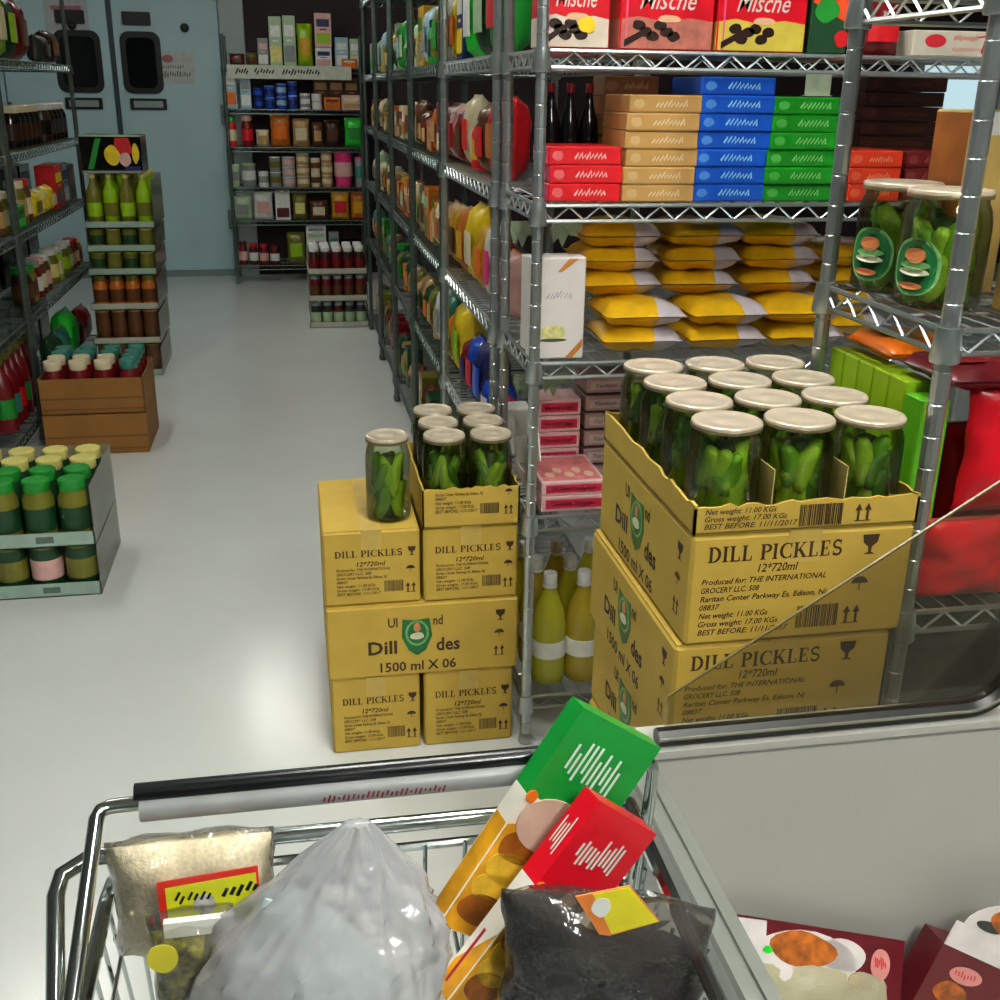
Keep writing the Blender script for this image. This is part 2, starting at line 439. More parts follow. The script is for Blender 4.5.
# ------------------------------------------------------------------ ceiling lights
lm = [glow('tube glow %d' % i, LAMP_COL, l[3]) for i, l in enumerate(LAMPS)]
for i, (x, y, L, s) in enumerate(LAMPS):
    t = thing('ceiling_light', 'long white fluorescent ceiling light out of view, %s from the cold room' % ORD[i], 'light', (x,y,CEIL), 0, 'ceiling lights')
    G().cbox(-.32,-L/2,-.07,.32,L/2,0,.01).build('housing', M('white enamel',(.85,.85,.83),.4), t)
    for sx in (-.14,.14):
        G().tube([(sx,-L/2+.04,-.1),(sx,L/2-.04,-.1)], .028, 10).build('tube', lm[i], t, True)
        G().box(sx-.02,-L/2+.01,-.12,sx+.02,-L/2+.04,-.07).box(sx-.02,L/2-.04,-.12,sx+.02,L/2-.01,-.07).build('lamp_holder', M('white enamel'), t)
    G().box(-.1,-L/2+.02,-.085,.1,L/2-.02,-.07).build('reflector', M('white enamel'), t)

# ------------------------------------------------------------------ wire shelving
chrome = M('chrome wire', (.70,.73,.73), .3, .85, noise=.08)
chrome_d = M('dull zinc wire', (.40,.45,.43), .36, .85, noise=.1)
_post = {}
def post_mesh(h, mat):
    k = (round(h,3), mat.name)
    if k in _post: return _post[k]
    pr = [(.0125,0)]; z = .03
    while z < h-.02:
        pr += [(.0125,z),(.0114,z+.0012),(.0114,z+.003),(.0125,z+.0042)]; z += .0254*1.8
    pr.append((.0125,h))
    g = G(); g.lathe([(.016,-.028),(.018,-.02),(.014,-.004),(.011,0)], 10); g.lathe(pr, 10)
    g.lathe([(.013,h),(.013,h+.006),(0,h+.008)], 10)
    _post[k] = g.mesh('post', mat, True, 28); return _post[k]
def wire_shelf(root, x0, x1, y0, y1, z, mat, pitch=.034, tp=.067, tr=.0028):
    """one shelf, its deck at height z: double rim rails, zigzag truss between them, deck wires; collars on the posts"""
    g = G(); r = .0042; zb = z-.036
    for zz in (z-r, zb):
        g.tube([(x0,y0,zz),(x1,y0,zz)], r, 6); g.tube([(x0,y1,zz),(x1,y1,zz)], r, 6)
        g.tube([(x0,y0,zz),(x0,y1,zz)], r, 6); g.tube([(x1,y0,zz),(x1,y1,zz)], r, 6)
    sh = g.build('shelf', mat, root, True)
    g = G()
    def zig(a, b):
        a, b = Vector(a), Vector(b); L = (b-a).length; n = max(2, round(L/tp)); p = []
        for i in range(2*n+1):
            q_ = a.lerp(b, i/(2*n)); q_.z = z-r*1.6 if i % 2 == 0 else zb+r*.4; p.append(q_)
        g.tube(p, tr, 4)
    zig((x0,y0,0),(x1,y0,0)); zig((x0,y1,0),(x1,y1,0)); zig((x0,y0,0),(x0,y1,0)); zig((x1,y0,0),(x1,y1,0))
    g.build('truss', mat, sh)
    g = G()
    if x1-x0 > y1-y0:
        n = int((x1-x0)/pitch)
        for i in range(1,n): x = x0+(x1-x0)*i/n; g.tube([(x,y0,z-.0015),(x,y1,z-.0015)], .0018, 4, False)
        for k in (.33,.67): y = y0+(y1-y0)*k; g.tube([(x0,y,z-.006),(x1,y,z-.006)], .003, 4, False)
    else:
        n = int((y1-y0)/pitch)
        for i in range(1,n): y = y0+(y1-y0)*i/n; g.tube([(x0,y,z-.0015),(x1,y,z-.0015)], .0018, 4, False)
        for k in (.33,.67): x = x0+(x1-x0)*k; g.tube([(x,y0,z-.006),(x,y1,z-.006)], .003, 4, False)
    o = g.build('deck_wires', mat, sh); o['kind'] = 'stuff'
_col = {}
def shelf_unit(label, x0, x1, y0, y1, zs, h, mat, group='wire shelving units', **kw):
    t = thing('wire_shelving', label, 'shelving', ((x0+x1)/2,(y0+y1)/2,0), 0, group)
    cx, cy = (x1-x0)/2, (y1-y0)/2
    pm = post_mesh(h, mat)
    if mat.name not in _col:
        _col[mat.name] = G().lathe([(.0128,-.046),(.0195,-.046),(.021,-.042),(.017,.002),(.0128,.002)],10).mesh('collar', mat, True)
    for sx in (-1,1):
        for sy in (-1,1):
            p = obj('post', pm, t, (sx*cx, sy*cy, .03))
            for z in zs: obj('collar', _col[mat.name], p, (0,0,z-.03))
    for z in zs: wire_shelf(t, -cx, cx, -cy, cy, z, mat, **kw)
    return t
ZS = [.135,.617,.985,.1327*10,1.632]
MAINX, MAINY = .514, 2.322
main_unit = shelf_unit('chrome wire shelving holding chocolate boxes, coloured cartons and yellow bags', MAINX, 1.80, MAINY, 2.68, ZS, 2.1, chrome)
AY = [(2.745,3.69),(3.74,4.67),(4.72,5.59),(5.64,6.54),(6.59,7.45)]
for i, (a, b) in enumerate(AY):
    shelf_unit('wire shelving along the right of the aisle, %s bay behind the pickle cartons' % ORD[i], .50, .86, a, b, ZS+[2.06], 2.3, chrome_d if i else chrome)  # extra topmost shelf, here and on the left, holds the added shading cartons
ZL = [.12,.56,.925,1.262,1.65]
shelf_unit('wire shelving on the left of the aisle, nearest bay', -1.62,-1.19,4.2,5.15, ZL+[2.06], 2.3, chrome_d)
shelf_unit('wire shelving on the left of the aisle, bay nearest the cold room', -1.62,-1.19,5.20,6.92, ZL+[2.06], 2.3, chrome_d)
ZB = [.15,.515,.78,1.095,1.385,1.70]
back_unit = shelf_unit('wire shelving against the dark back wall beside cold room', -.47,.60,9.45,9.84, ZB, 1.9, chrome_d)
ZR = [.30,.845,1.262,1.69]
shelf_unit('wire shelving at far right with big pickle jars', .853,1.78,1.304,1.66, ZR, 2.1, chrome)
# loose green-tinted film flaps hanging under two shelves of the main unit
for k, (px, py, zz) in enumerate(((525,240,1.285),(565,243,1.285),(528,384,.945),(556,384,.945))):
    p = at_y(px, py, MAINY+.06)
    pts = [(-.032,0),(.04,0),(.036,-.018),(.018,-.034),(.006,-.030),(-.006,-.058),(-.016,-.036),(-.026,-.048),(-.034,-.02)]
    o = G().prism(pts, lambda u, v, h: (u, -h+.1*v*v, v), .0008).build('film_flap', film('green film',(.7,.8,.62),.2,.2,.35,(.42,.5,.35)))
    o.location = (p.x, p.y, zz)
    tag(o, 'torn pale green film flap under the %s shelf, %s the front post' % ('carton' if k < 2 else 'yellow bag', 'left of' if k % 2 == 0 else 'right of'), 'film', 'film flaps')

# ------------------------------------------------------------------ pickle jars and cartons
card = M('carton board', (.78,.65,.26), .75, noise=.06, scale=14, bump=.05, bscale=90)
card_in = M('carton inner board', (.74,.65,.4), .8, noise=.08)
ink = M('carton ink', (.25,.16,.06), .7, noise=.2)
lab_g = M('label green', (.08,.42,.2), .4); lab_l = M('label leaf', (.45,.68,.4), .4, noise=.25, scale=80); lab_w = M('label white', (.86,.86,.74), .4); lab_o = M('label orange', (.84,.5,.3), .4)
glass_j = film('jar glass', (.90,.96,.78), .1, .03)
lid_m = M('lid enamel', (.78,.73,.64), .32, .3, noise=.1, scale=60)
lid_e = M('lid edge', (.45,.40,.28), .35, .4)
pk_m = [M('pickle skin %d' % i, c, .3, noise=.35, scale=55, bump=.25, bscale=90) for i, c in enumerate(((.40,.60,.10),(.58,.72,.18),(.26,.44,.07)))]
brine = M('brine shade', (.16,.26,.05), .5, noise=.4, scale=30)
pk_me = []
for i in range(3):
    g = G(); n = 7; L = 1.0; pts = []; rr = []
    for k in range(n+1):
        s = k/n; pts.append((.12*math.sin(PI*s)*(1+.2*i), 0, s*L)); rr.append(.17*max(.12,math.sin(PI*(.06+.88*s)))**.55)
    g.tube(pts, rr, 8); pk_me.append([g.mesh('pickle', mm, True, 80) for mm in pk_m])
_jar = {}
def jar_meshes(R, H):
    k = (R, H)
    if k in _jar: return _jar[k]
    body = G().lathe([(R*.8,0),(R*.96,.004),(R,.014),(R,H*.66),(R*.985,H*.76),(R*.93,H*.84),(R*.87,H*.885),(R*.86,H*.93)],22).mesh('glass', glass_j, True, 60)
    lid = G().lathe([(R*.90,H*.945),(R*.945,H*.95),(R*.95,H*.982),(R*.92,H*.996),(R*.84,H*1.0),(R*.80,H*.991),(R*.32,H*.991),(R*.27,H*.999),(0,H*1.0)],24).mesh('lid', lid_m, True, 50)
    edge = G().lathe([(R*.89,H*.925),(R*.955,H*.928),(R*.965,H*.955),(R*.95,H*.962)],24).mesh('lid_rim', lid_e, True, 50)
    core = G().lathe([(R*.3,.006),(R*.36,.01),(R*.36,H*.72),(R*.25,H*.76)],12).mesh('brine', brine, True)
    lb = G(); n = 10
    _jar[k] = (body, lid, edge, core); return _jar[k]
def jar(label, loc, R=.047, H=.19, seed=0, group=None, label_ang=None, np_=11, rz=0):
    t = thing('pickle_jar', label, 'jar', loc, rz, group)
    body, lid, edge, core = jar_meshes(R, H)
    obj('glass', body, t); l = obj('lid', lid, t); obj('lid_rim', edge, l); obj('brine', core, t)
    r = random.Random(seed)
    for i in range(np_):
        me = pk_me[r.randrange(3)][r.choice((0,0,1,1,2))]
        up = i < np_*.62
        a = 2*PI*i/(np_*.62 if up else np_*.38)+r.uniform(-.2,.2)
        s = H*(.46 if up else .42)*r.uniform(.85,1.08)
        o = obj('pickle', me, t)
        ra = R*.63; z0 = .01 if not up else H*r.uniform(.26,.36)
        if not up: z0 = H*.02
        tilt = r.uniform(-.5,.5); lat = s*math.sin(tilt)/2
        o.location = (ra*math.cos(a)-lat*math.sin(a), ra*math.sin(a)+lat*math.cos(a), z0)
        o.rotation_euler = Matrix.Rotation(a,3,'Z').to_euler() if False else (Matrix.Rotation(a,3,'Z') @ Matrix.Rotation(tilt,3,'X') @ Matrix.Rotation(-.05,3,'Y') @ Matrix.Rotation(PI,3,'Z')).to_euler()
        q_ = R*1.8
        o.scale = (q_, q_, s)
    for i in range(4):                                   # short ends showing at the lower wall
        a = 2*PI*(i+.37)/4+r.uniform(-.2,.2)
        o = obj('pickle', pk_me[i % 3][r.choice((0,1,2))], t, (R*.62*math.cos(a), R*.62*math.sin(a), .010),
                (Matrix.Rotation(a,3,'Z') @ Matrix.Rotation(r.uniform(-.25,.25),3,'X') @ Matrix.Rotation(PI,3,'Z')).to_euler())
        o.scale = (R*1.8,R*1.8,H*.40)
    if label_ang is not None:
        def cyl(off): return lambda u, v, h: ((R+off+h)*math.cos(label_ang+u/R), (R+off+h)*math.sin(label_ang+u/R), v)
        def patch(poly, off, nm, mt, par, nn=1):
            return G().prism(poly, cyl(off), .0006).build(nm, mt, par)
        lb = patch(rrect(-R*.62,H*.12,R*.62,H*.60,R*.55,6), .0006, 'label', lab_l, t)
        patch(rrect(-R*.53,H*.14,R*.53,H*.58,R*.5,6), .0012, 'label_field', lab_g, lb)
        patch(blob(0,H*.46,R*.32,H*.07,3), .0018, 'label_spot', lab_o, lb)
        patch(blob(0,H*.38,R*.42,H*.045,5), .0018, 'label_leaf', lab_l, lb)
        patch(blob(0,H*.32,R*.46,H*.035,4), .0024, 'label_band', lab_w, lb)
        patch(blob(-R*.05,H*.2,R*.35,H*.035,6), .0018, 'label_spot', lab_o, lb)
    return t

def goblet(g, mp, u, v, s):
    g.prism([(u-.42*s,v+s),(u+.42*s,v+s),(u+.36*s,v+.6*s),(u+.1*s,v+.38*s),(u+.07*s,v+.12*s),(u+.3*s,v),(u-.3*s,v),(u-.07*s,v+.12*s),(u-.1*s,v+.38*s),(u-.36*s,v+.6*s)], mp)
def umbrella(g, mp, u, v, s):
    g.prism([(u+.5*s*math.cos(PI*i/10), v+.45*s+.42*s*math.sin(PI*i/10)) for i in range(11)], mp)
    g.prism([(u-.03*s,v),(u+.03*s,v),(u+.03*s,v+.5*s),(u-.03*s,v+.5*s)], mp)
def arrows(g, mp, u, v, s):
    for d in (-.28,.28):
        c = u+d*s
        g.prism([(c-.07*s,v),(c+.07*s,v),(c+.07*s,v+.6*s),(c+.22*s,v+.6*s),(c,v+s),(c-.22*s,v+.6*s),(c-.07*s,v+.6*s)], mp)
    g.prism([(u-.5*s,v-.05*s),(u+.5*s,v-.05*s),(u+.5*s,v),(u-.5*s,v)], mp)
def barcode(g, mp, u0, v0, w_, h_, seed=2):
    r = random.Random(seed); x = u0
    while x < u0+w_:
        b = r.choice((.008,.012,.02,.03))*w_*1.2
        g.prism([(x,v0),(min(x+b,u0+w_),v0),(min(x+b,u0+w_),v0+h_),(x,v0+h_)], mp)
        x += b + r.choice((.01,.016,.024))*w_
LINES = ['Produced for: THE INTERNATIONAL', 'GROCERY LLC. 508', 'Raritan Center Parkway Es, Edison, Nj', '08837', 'Net weight: 11.00 KGs', 'Gross weight: 17.00 KGs', 'BEST BEFORE: 11/11/2017']
def short_face(g, mp, W, H, big=True, gs=None):
    gs = gs or g
    """printing on the short end of a pickle carton"""
    if big:
        serif(g, mp, 'DILL PICKLES', .075*W, .765*H, .14*H, .60*W)
        write(g, mp, '12*720ml', .30*W, .655*H, .075*H, .18*W, .012, .2)
        wds = (.56,.26,.57,.09,.31,.36,.41)
        for i, (s, wd) in enumerate(zip(LINES, wds)):
            write(g, mp, s, .055*W, (.565-.078*i)*H, .05*H, wd*W, .015, .25)
        barcode(gs, mp, .50*W, .1*H, .19*W, .21*H)
        arrows(gs, mp, .755*W, .12*H, .16*H); umbrella(gs, mp, .775*W, .42*H, .15*H); goblet(gs, mp, .80*W, .755*H, .18*H)
    else:
        serif(g, mp, 'DILL PICKLES', .12*W, .66*H, .09*H, .70*W)
        write(g, mp, '12*720ml', .34*W, .535*H, .06*H, .3*W, .015, .2)
        for i, (s, wd) in enumerate(zip(LINES, (.56,.36,.52,.12,.4,.44,.46))):
            write(g, mp, s, .13*W, (.475-.055*i)*H, .036*H, wd*W, .015, .25)
        barcode(gs, mp, .62*W, .17*H, .2*W, .15*H)
        arrows(gs, mp, .9*W, .15*H, .13*H); umbrella(gs, mp, .9*W, .42*H, .11*H); goblet(gs, mp, .915*W, .65*H, .12*H)
def long_face(g, mp, W, H, gs=None, g2=None, g3=None, g4=None):
    gs = gs or g; g2 = g2 or g; g3 = g3 or g; g4 = g4 or g2
    write(g, mp, 'Ul', .315*W, .70*H, .13*H, .05*W, .02); write(g, mp, 'nd', .55*W, .70*H, .13*H, .05*W, .02)
    write(g2, mp, 'Dill', .21*W, .33*H, .18*H, .15*W, .025); write(g4, mp, 'des', .565*W, .33*H, .18*H, .125*W, .025)
    write(g3, mp, '1500 ml X 06', .27*W, .07*H, .13*H, .4*W, .02)
    goblet(gs, mp, .905*W, .70*H, .15*H); umbrella(gs, mp, .9*W, .46*H, .13*H); arrows(gs, mp, .9*W, .2*H, .14*H)
def seal(mp, W, H, par):
    """green oval brand seal printed in the middle of the long side"""
    s = G().prism([(.39*W,.80*H),(.45*W,.78*H),(.53*W,.80*H),(.545*W,.55*H),(.51*W,.35*H),(.465*W,.28*H),(.42*W,.36*H),(.385*W,.55*H)], mp, .0008).build('seal_print', lab_g, par)
    G().prism(ell(.465*W,.6*H,.062*W,.18*H), mp, .0012).build('seal_ring', lab_l, s)
    G().prism(ell(.465*W,.60*H,.05*W,.15*H), mp, .0016).build('seal_field', lab_g, s)
    G().prism(blob(.465*W,.68*H,.022*W,.07*H,8), mp, .002).build('seal_figure', lab_o, s)
    G().prism(blob(.465*W,.56*H,.042*W,.055*H,9), mp, .0024).build('seal_banner', lab_w, s)
def carton(label, x0, y0, z0, wx, dy, h, side='short', left_print=False, group='closed pickle cartons', rz=0.0):
    """closed cardboard carton, front face looking at -y; side = which print its front shows"""
    t = thing('cardboard_carton', label, 'box', (x0+wx/2,y0+dy/2,z0), rz, group)
    a, b = wx/2, dy/2
    g = G().cbox(-a,-b,0,a,b,h,.005)
    g.build('body', card, t)
    fl = G()                                                     # top flaps meeting along the middle
    if wx > dy: fl.box(-a+.004,-b+.003,h,a-.004,-.001,h+.002).box(-a+.004,.001,h,a-.004,b-.003,h+.002)
    else: fl.box(-a+.003,-b+.004,h,-.001,b-.004,h+.002).box(.001,-b+.004,h,a-.003,b-.004,h+.002)
    f = fl.build('flap', card, t)
    tape = G()
    if wx > dy: tape.box(-a-.0003,-.024,h+.002,a+.0003,.024,h+.0026).box(-a-.0003,-.024,h*.7,-a,.024,h+.0026)
    else: tape.box(-.024,-b-.0003,h+.002,.024,b+.0003,h+.0026).box(-.024,-b-.0003,h*.72,.024,-b,h+.0026)
    tape.build('packing_tape', M('packing tape',(.78,.66,.33),.35), t)
    g = G(); gs = G()
    if side == 'short': short_face(g, front(-a,-b,0), wx, h, wx > .3, gs)
    else:
        g2 = G(); g3 = G(); g4 = G(); long_face(g, front(-a,-b,0), wx, h, gs, g2, g3, g4); g4.build('product_lettering', ink, t)
        g2.build('product_lettering', ink, t); g3.build('quantity_lettering', ink, t)
    g.build('lettering', ink, t); gs.build('handling_symbols', ink, t)
    if side == 'long': seal(front(-a,-b,0), wx, h, t)
    if left_print:
        g = G(); gs = G(); g2 = G(); g3 = G(); g4 = G(); long_face(g, left(-a,b,0), dy, h, gs, g2, g3, g4); g4.build('side_product_lettering', ink, t); g.build('side_lettering', ink, t); g2.build('side_product_lettering', ink, t); g3.build('side_quantity_lettering', ink, t); gs.build('side_symbols', ink, t)
        seal(left(-a,b,0), dy, h, t)
    return t
def open_carton(label, x0, y0, z0, wx, dy, hf, hb, group='opened pickle cartons', side_print=True):
    """carton torn down to a tray: ragged rim, low in front and higher at the back"""
    t = thing('opened_carton', label, 'box', (x0+wx/2,y0+dy/2,z0), 0, group)
    a, b, th = wx/2, dy/2, .004; r = random.Random(int(x0*1000))
    G().cbox(-a,-b,0,a,b,.004,.001).build('base', card_in, t)
    def wall(p0, p1, h0, h1, nin):
        p0, p1 = Vector(p0), Vector(p1); n = 26; g = G(); vs = []; fs = []
        for i in range(n+1):
            p = p0.lerp(p1, i/n); hh = h0+(h1-h0)*i/n + r.uniform(-.0035,.0035)
            for off in (0, th):
                for z in (0, hh): vs.append((p.x+nin[0]*off, p.y+nin[1]*off, z))
        for i in range(n):
            k = 4*i
            fs += [(k,k+4,k+5,k+1),(k+2,k+3,k+7,k+6),(k+1,k+5,k+7,k+3),(k,k+2,k+6,k+4)]
        fs += [(0,1,3,2),(4*n,4*n+2,4*n+3,4*n+1)]
        return g.add(vs, fs).build('side_panel', card, t)
    wall((-a,-b),(a,-b),hf,hf,(0,1)); wall((-a,-b),(-a,b),hf,hb,(1,0)); wall((a,-b),(a,b),hf,hb,(-1,0)); wall((-a,b),(a,b),hb,hb,(0,-1))
    return t

# ------------------------------------------------------------------ left pile of pickle cartons
LY = 2.345
D = .365
carton('small pickle carton on the floor, left of the bottom pair', .035, LY, 0, .216, D, .205)
carton('small pickle carton on the floor beside the front shelf post', .262, LY, 0, .222, D, .205)
carton('wide pickle carton with green seal in the middle of the pile', .030, LY-.003, .2085, .464, .365, .19, side='long')
carton('small pickle carton with a single jar standing on top', .030, LY+.005, .402, .226, D, .188)
carton('small pickle carton directly under the torn-open carton of jars', .264, LY, .402, .226, D, .188)
open_carton('torn-open pickle carton on top of the left pile', .262, LY-.004, .593, .23, .36, .095, .10)
g = G(); mp = front(-.115,-.18-.0006,0)
for i, (s, wd) in enumerate(zip(LINES[2:], (.56,.13,.42,.46,.5))): write(g, mp, s, .03, .078-.0105*i, .0075, wd*.2, .015, .25)
barcode(g, mp, .135, .03, .045, .026); arrows(g, mp, .203, .028, .022); umbrella(g, mp, .203, .074, .018)
ot = [o for o in COL.objects if o.name.startswith('opened_carton')][-1]
g.build('print', ink, ot)
jar('pickle jar standing alone on the small carton beside the torn-open one', (.192, 2.435, .5925), R=.053, H=.205, seed=3)
k = 0
for r_, yy in enumerate((2.405, 2.512, 2.62)):
    for c_, xx in enumerate((.322, .432)):
        jar('pickle jar in the torn carton on the left pile, %s row, %s jar' % (('front','middle','back')[r_], ('left','right')[c_]),
            (xx, yy, .598), R=.0515, H=.205, seed=10+k, group='jars in the left opened carton', np_=15 if r_ == 0 else 7)
        k += 1

# ------------------------------------------------------------------ right pile of pickle cartons
RX, RY, RW, RD, RH = .503, 1.27, .325, .44, .1635
names = ['on the floor at the bottom of the right pile', 'second from the floor in the right pile', 'third from the floor in the right pile',
         'just above the freezer rim, bottom one in view of the right pile', 'in the right pile, directly under the topmost closed one', 'topmost closed one of the right pile under twelve jars']
for i in range(6):
    dx = (-.006, .004, -.004, .0, -.010, .0)[i]
    carton('large pickle carton '+names[i], RX+dx, RY+(0,.004,-.003,.003,.004,0)[i], i*(RH+.0030), RW, RD, RH, left_print=i > 2)
ZT = 6*(RH+.0030)
open_carton('torn-open pickle carton holding twelve jars on the right pile', RX, RY, ZT, RW, RD, .040, .046)
ot2 = [o for o in COL.objects if o.name.startswith('opened_carton')][-1]
g = G(); mp = front(-RW/2,-RD/2-.0006,0)
for i, (s, wd) in enumerate(zip(LINES[4:], (.31,.36,.41))): write(g, mp, s, .045*RW, .029-.0105*i, .0075, wd*RW, .015, .25)
barcode(g, mp, .46*RW, .005, .19*RW, .031); arrows(g, mp, .745*RW, .009, .024)
g.build('print', ink, ot2)
G().box(-.0532,-RD/2+.006,.004,-.0515,RD/2-.006,.085).build('divider', card_in, ot2)
G().box(.0515,-RD/2+.006,.004,.0532,RD/2-.006,.085).build('divider', card_in, ot2)
for r_ in range(4):
    for c_ in range(3):
        jar('pickle jar in the right opened carton, %s row from the front, %s column' % (ORD[r_], ('left','middle','right')[c_]),
            (RX+RW/2-.1035+c_*.1045, RY+.060+r_*.106, ZT+.0045), R=.0505, H=.137, seed=40+r_*3+c_, group='jars in the right opened carton', np_=15 if (r_ == 0 or c_ == 0) else 5)

# ------------------------------------------------------------------ goods: makers
def clr(n, rough=.42): return M(n+' finish' , CN[n], rough, noise=.1, scale=30)
def gl_clr(n):
    c = lin(CN[n]); return film('liquid '+n, tuple(min(1,v*.9+.05) for v in c), .3, .04)
_cache = {}
def cached(key, fn):
    if key not in _cache: _cache[key] = fn()
    return _cache[key]
def item(kind, c1, c2, w, h, d, label, loc, rz, group, seed=0, c3=None):
    """one packaged good with its parts, standing on loc, front towards -y before turning by rz"""
    c3 = c3 or 'white'
    nm = {'jar':'glass_jar','bottle':'bottle','can':'tin_can','carton':'product_carton','bag':'product_bag','tub':'plastic_tub','pack':'flat_pack'}[kind]
    t = thing(nm, label, {'jar':'jar','bottle':'bottle','can':'can','carton':'box','bag':'bag','tub':'tub','pack':'packet'}[kind], loc, rz, group)
    K = (kind, round(w,3), round(h,3), round(d,3)); R = w/2
    if kind == 'jar':
        obj('body', cached(K+('b',c1), lambda: G().lathe([(R*.85,0),(R,.006),(R,h*.68),(R*.8,h*.8),(R*.78,h*.84)],12).mesh('body', clr(c1,.15), True)), t)
        obj('lid', cached(K+('l',c2), lambda: G().lathe([(R*.83,h*.83),(R*.86,h*.84),(R*.86,h*.985),(R*.8,h),(0,h)],12).mesh('lid', clr(c2,.3), True)), t)
        obj('label', cached(K+('p',c3), lambda: G().lathe([(R*1.003,h*.2),(R*1.012,h*.2),(R*1.012,h*.58),(R*1.003,h*.58)],12).mesh('label', clr(c3), True)), t)
    elif kind == 'bottle':
        obj('body', cached(K+('b',c1), lambda: G().lathe([(R*.8,0),(R,.01),(R,h*.56),(R*.93,h*.66),(R*.5,h*.8),(R*.34,h*.9),(R*.34,h*.93)],12).mesh('body', clr(c1,.12), True)), t)
        obj('cap', cached(K+('c',c2), lambda: G().lathe([(R*.42,h*.915),(R*.42,h*.99),(R*.36,h),(0,h)],10).mesh('cap', clr(c2), True)), t)
        obj('label', cached(K+('p',c3), lambda: G().lathe([(R*1.003,h*.2),(R*1.014,h*.2),(R*1.014,h*.46),(R*1.003,h*.46)],12).mesh('label', clr(c3), True)), t)
    elif kind in ('can','tub'):
        tp = 1.0 if kind == 'can' else 1.12
        obj('body', cached(K+('b',c1), lambda: G().lathe([(R*.96/tp,0),(R/tp,.004),(R,h*.94),(R*.96,h*.95)],14).mesh('body', clr(c1,.35), True)), t)
        obj('lid', cached(K+('l',c2), lambda: G().lathe([(R*.98,h*.93),(R*1.03,h*.94),(R*1.03,h*.985),(R*.95,h),(R*.9,h*.985),(0,h*.985)],14).mesh('lid', clr(c2,.3), True)), t)
        obj('label', cached(K+('p',c3), lambda: G().lathe([(R*1.0,h*.3),(R*1.025,h*.3),(R*1.025,h*.7),(R*1.0,h*.7)],14).mesh('label', clr(c3), True)), t)
    elif kind in ('carton','pack'):
        obj('body', cached(K+('b',c1), lambda: G().cbox(-w/2,0,0,w/2,d,h,min(.004,h*.1)).mesh('body', clr(c1), False)), t)
        def pn():
            g = G(); mp = front(-w/2,0,0)
            g.prism(rrect(w*.08,h*.1,w*.92,h*.42,min(w,h)*.06,2), mp, .0006)
            return g.mesh('front_panel', clr(c2), False)
        obj('front_panel', cached(K+('p',c2), pn), t)
        def bd():
            g = G(); mp = front(-w/2,0,0)
            g.prism([(w*.12,h*.6),(w*.88,h*.6),(w*.88,h*.82),(w*.12,h*.82)], mp, .0007)
            g.prism([(w*.3,h*.50),(w*.7,h*.50),(w*.7,h*.54),(w*.3,h*.54)], mp, .0007)
            return g.mesh('title_band', clr(c3), False)
        obj('title_band', cached(K+('t',c3), bd), t)
    elif kind == 'bag':
        sd = seed % 4
        obj('body', cached(K+('b',c1,sd), lambda: pillow(w,h,d,8,9,sd,min(.005,d*.08)).mesh('body', clr(c1,.3), True, 80)), t)
        def pn():
            g = G(); n = 6; vs = []; fs = []
            for j in range(n+1):
                for i in range(n+1):
                    u = (i/n*2-1)*.66; v = (j/n*2-1)*.42-.08
                    prof = max(0,1-abs(u)**3.5)**.6*max(0,1-abs(v)**4)**.6
                    vs.append((u*w/2, -(d/2*prof)-.006-d*.04, (v+1)/2*h))
            for j in range(n):
                for i in range(n): a = j*(n+1)+i; fs.append((a,a+1,a+n+2,a+n+1))
            return g.add(vs,fs).mesh('label', clr(c2,.3), True)
        obj('label', cached(K+('p',c2), pn), t)
        obj('top_seal', cached(K+('s',c3), lambda: G().box(-w*.48,-.003,h*.93,w*.48,.003,h).mesh('top_seal', clr(c3,.3))), t)
    return t
def row(rows, start, step, z, rz, where, anchor, group, gap=.008, inset=.032):
    """a run of goods along a shelf edge; rows: (kind, c1, c2, w, h, d[, c3[, stack]])"""
    p = Vector(start); step = Vector(step); n = 0
    inw = Vector((math.sin(-rz), math.cos(rz), 0))
    for it in rows:
        kind, c1, c2, w, h, d = it[:6]
        c3 = it[6] if len(it) > 6 else None; st = it[7] if len(it) > 7 else 1
        if kind is None: p = p + step*(w); continue
        p = p + step*(w/2)
        off = inset + (0 if kind in ('carton','pack') else d/2)
        for s in range(st):
            lab = '%s %s, %s %s, %s from %s, %s' % (c1, {'can':'tin','carton':'carton','pack':'packet'}.get(kind,kind), c2, {'jar':'lid','bottle':'cap','can':'lid','tub':'lid','carton':'panel','pack':'panel','bag':'label'}[kind], ORD[n], anchor, where)
            if st > 1: lab += (', pile bottom' if s == 0 else ', pile top' if s == st-1 else ', %s up' % ORD[s])
            item(kind, c1, c2, w, h, d, lab, (p.x+inw.x*off, p.y+inw.y*off, z+.001+s*(h+.0012)), rz, group, seed=n+s, c3=c3)
        p = p + step*(w/2+gap); n += 1

# ------------------------------------------------------------------ goods on the main unit
Z1, Z2, Z3, Z4, Z5 = ZS[0], ZS[1], ZS[2], ZS[3], ZS[4]
FY = 2.345
def rect_y(x0, x1, yb, Y):
    return at_y(x0, yb, Y).x, at_y(x1, yb, Y).x
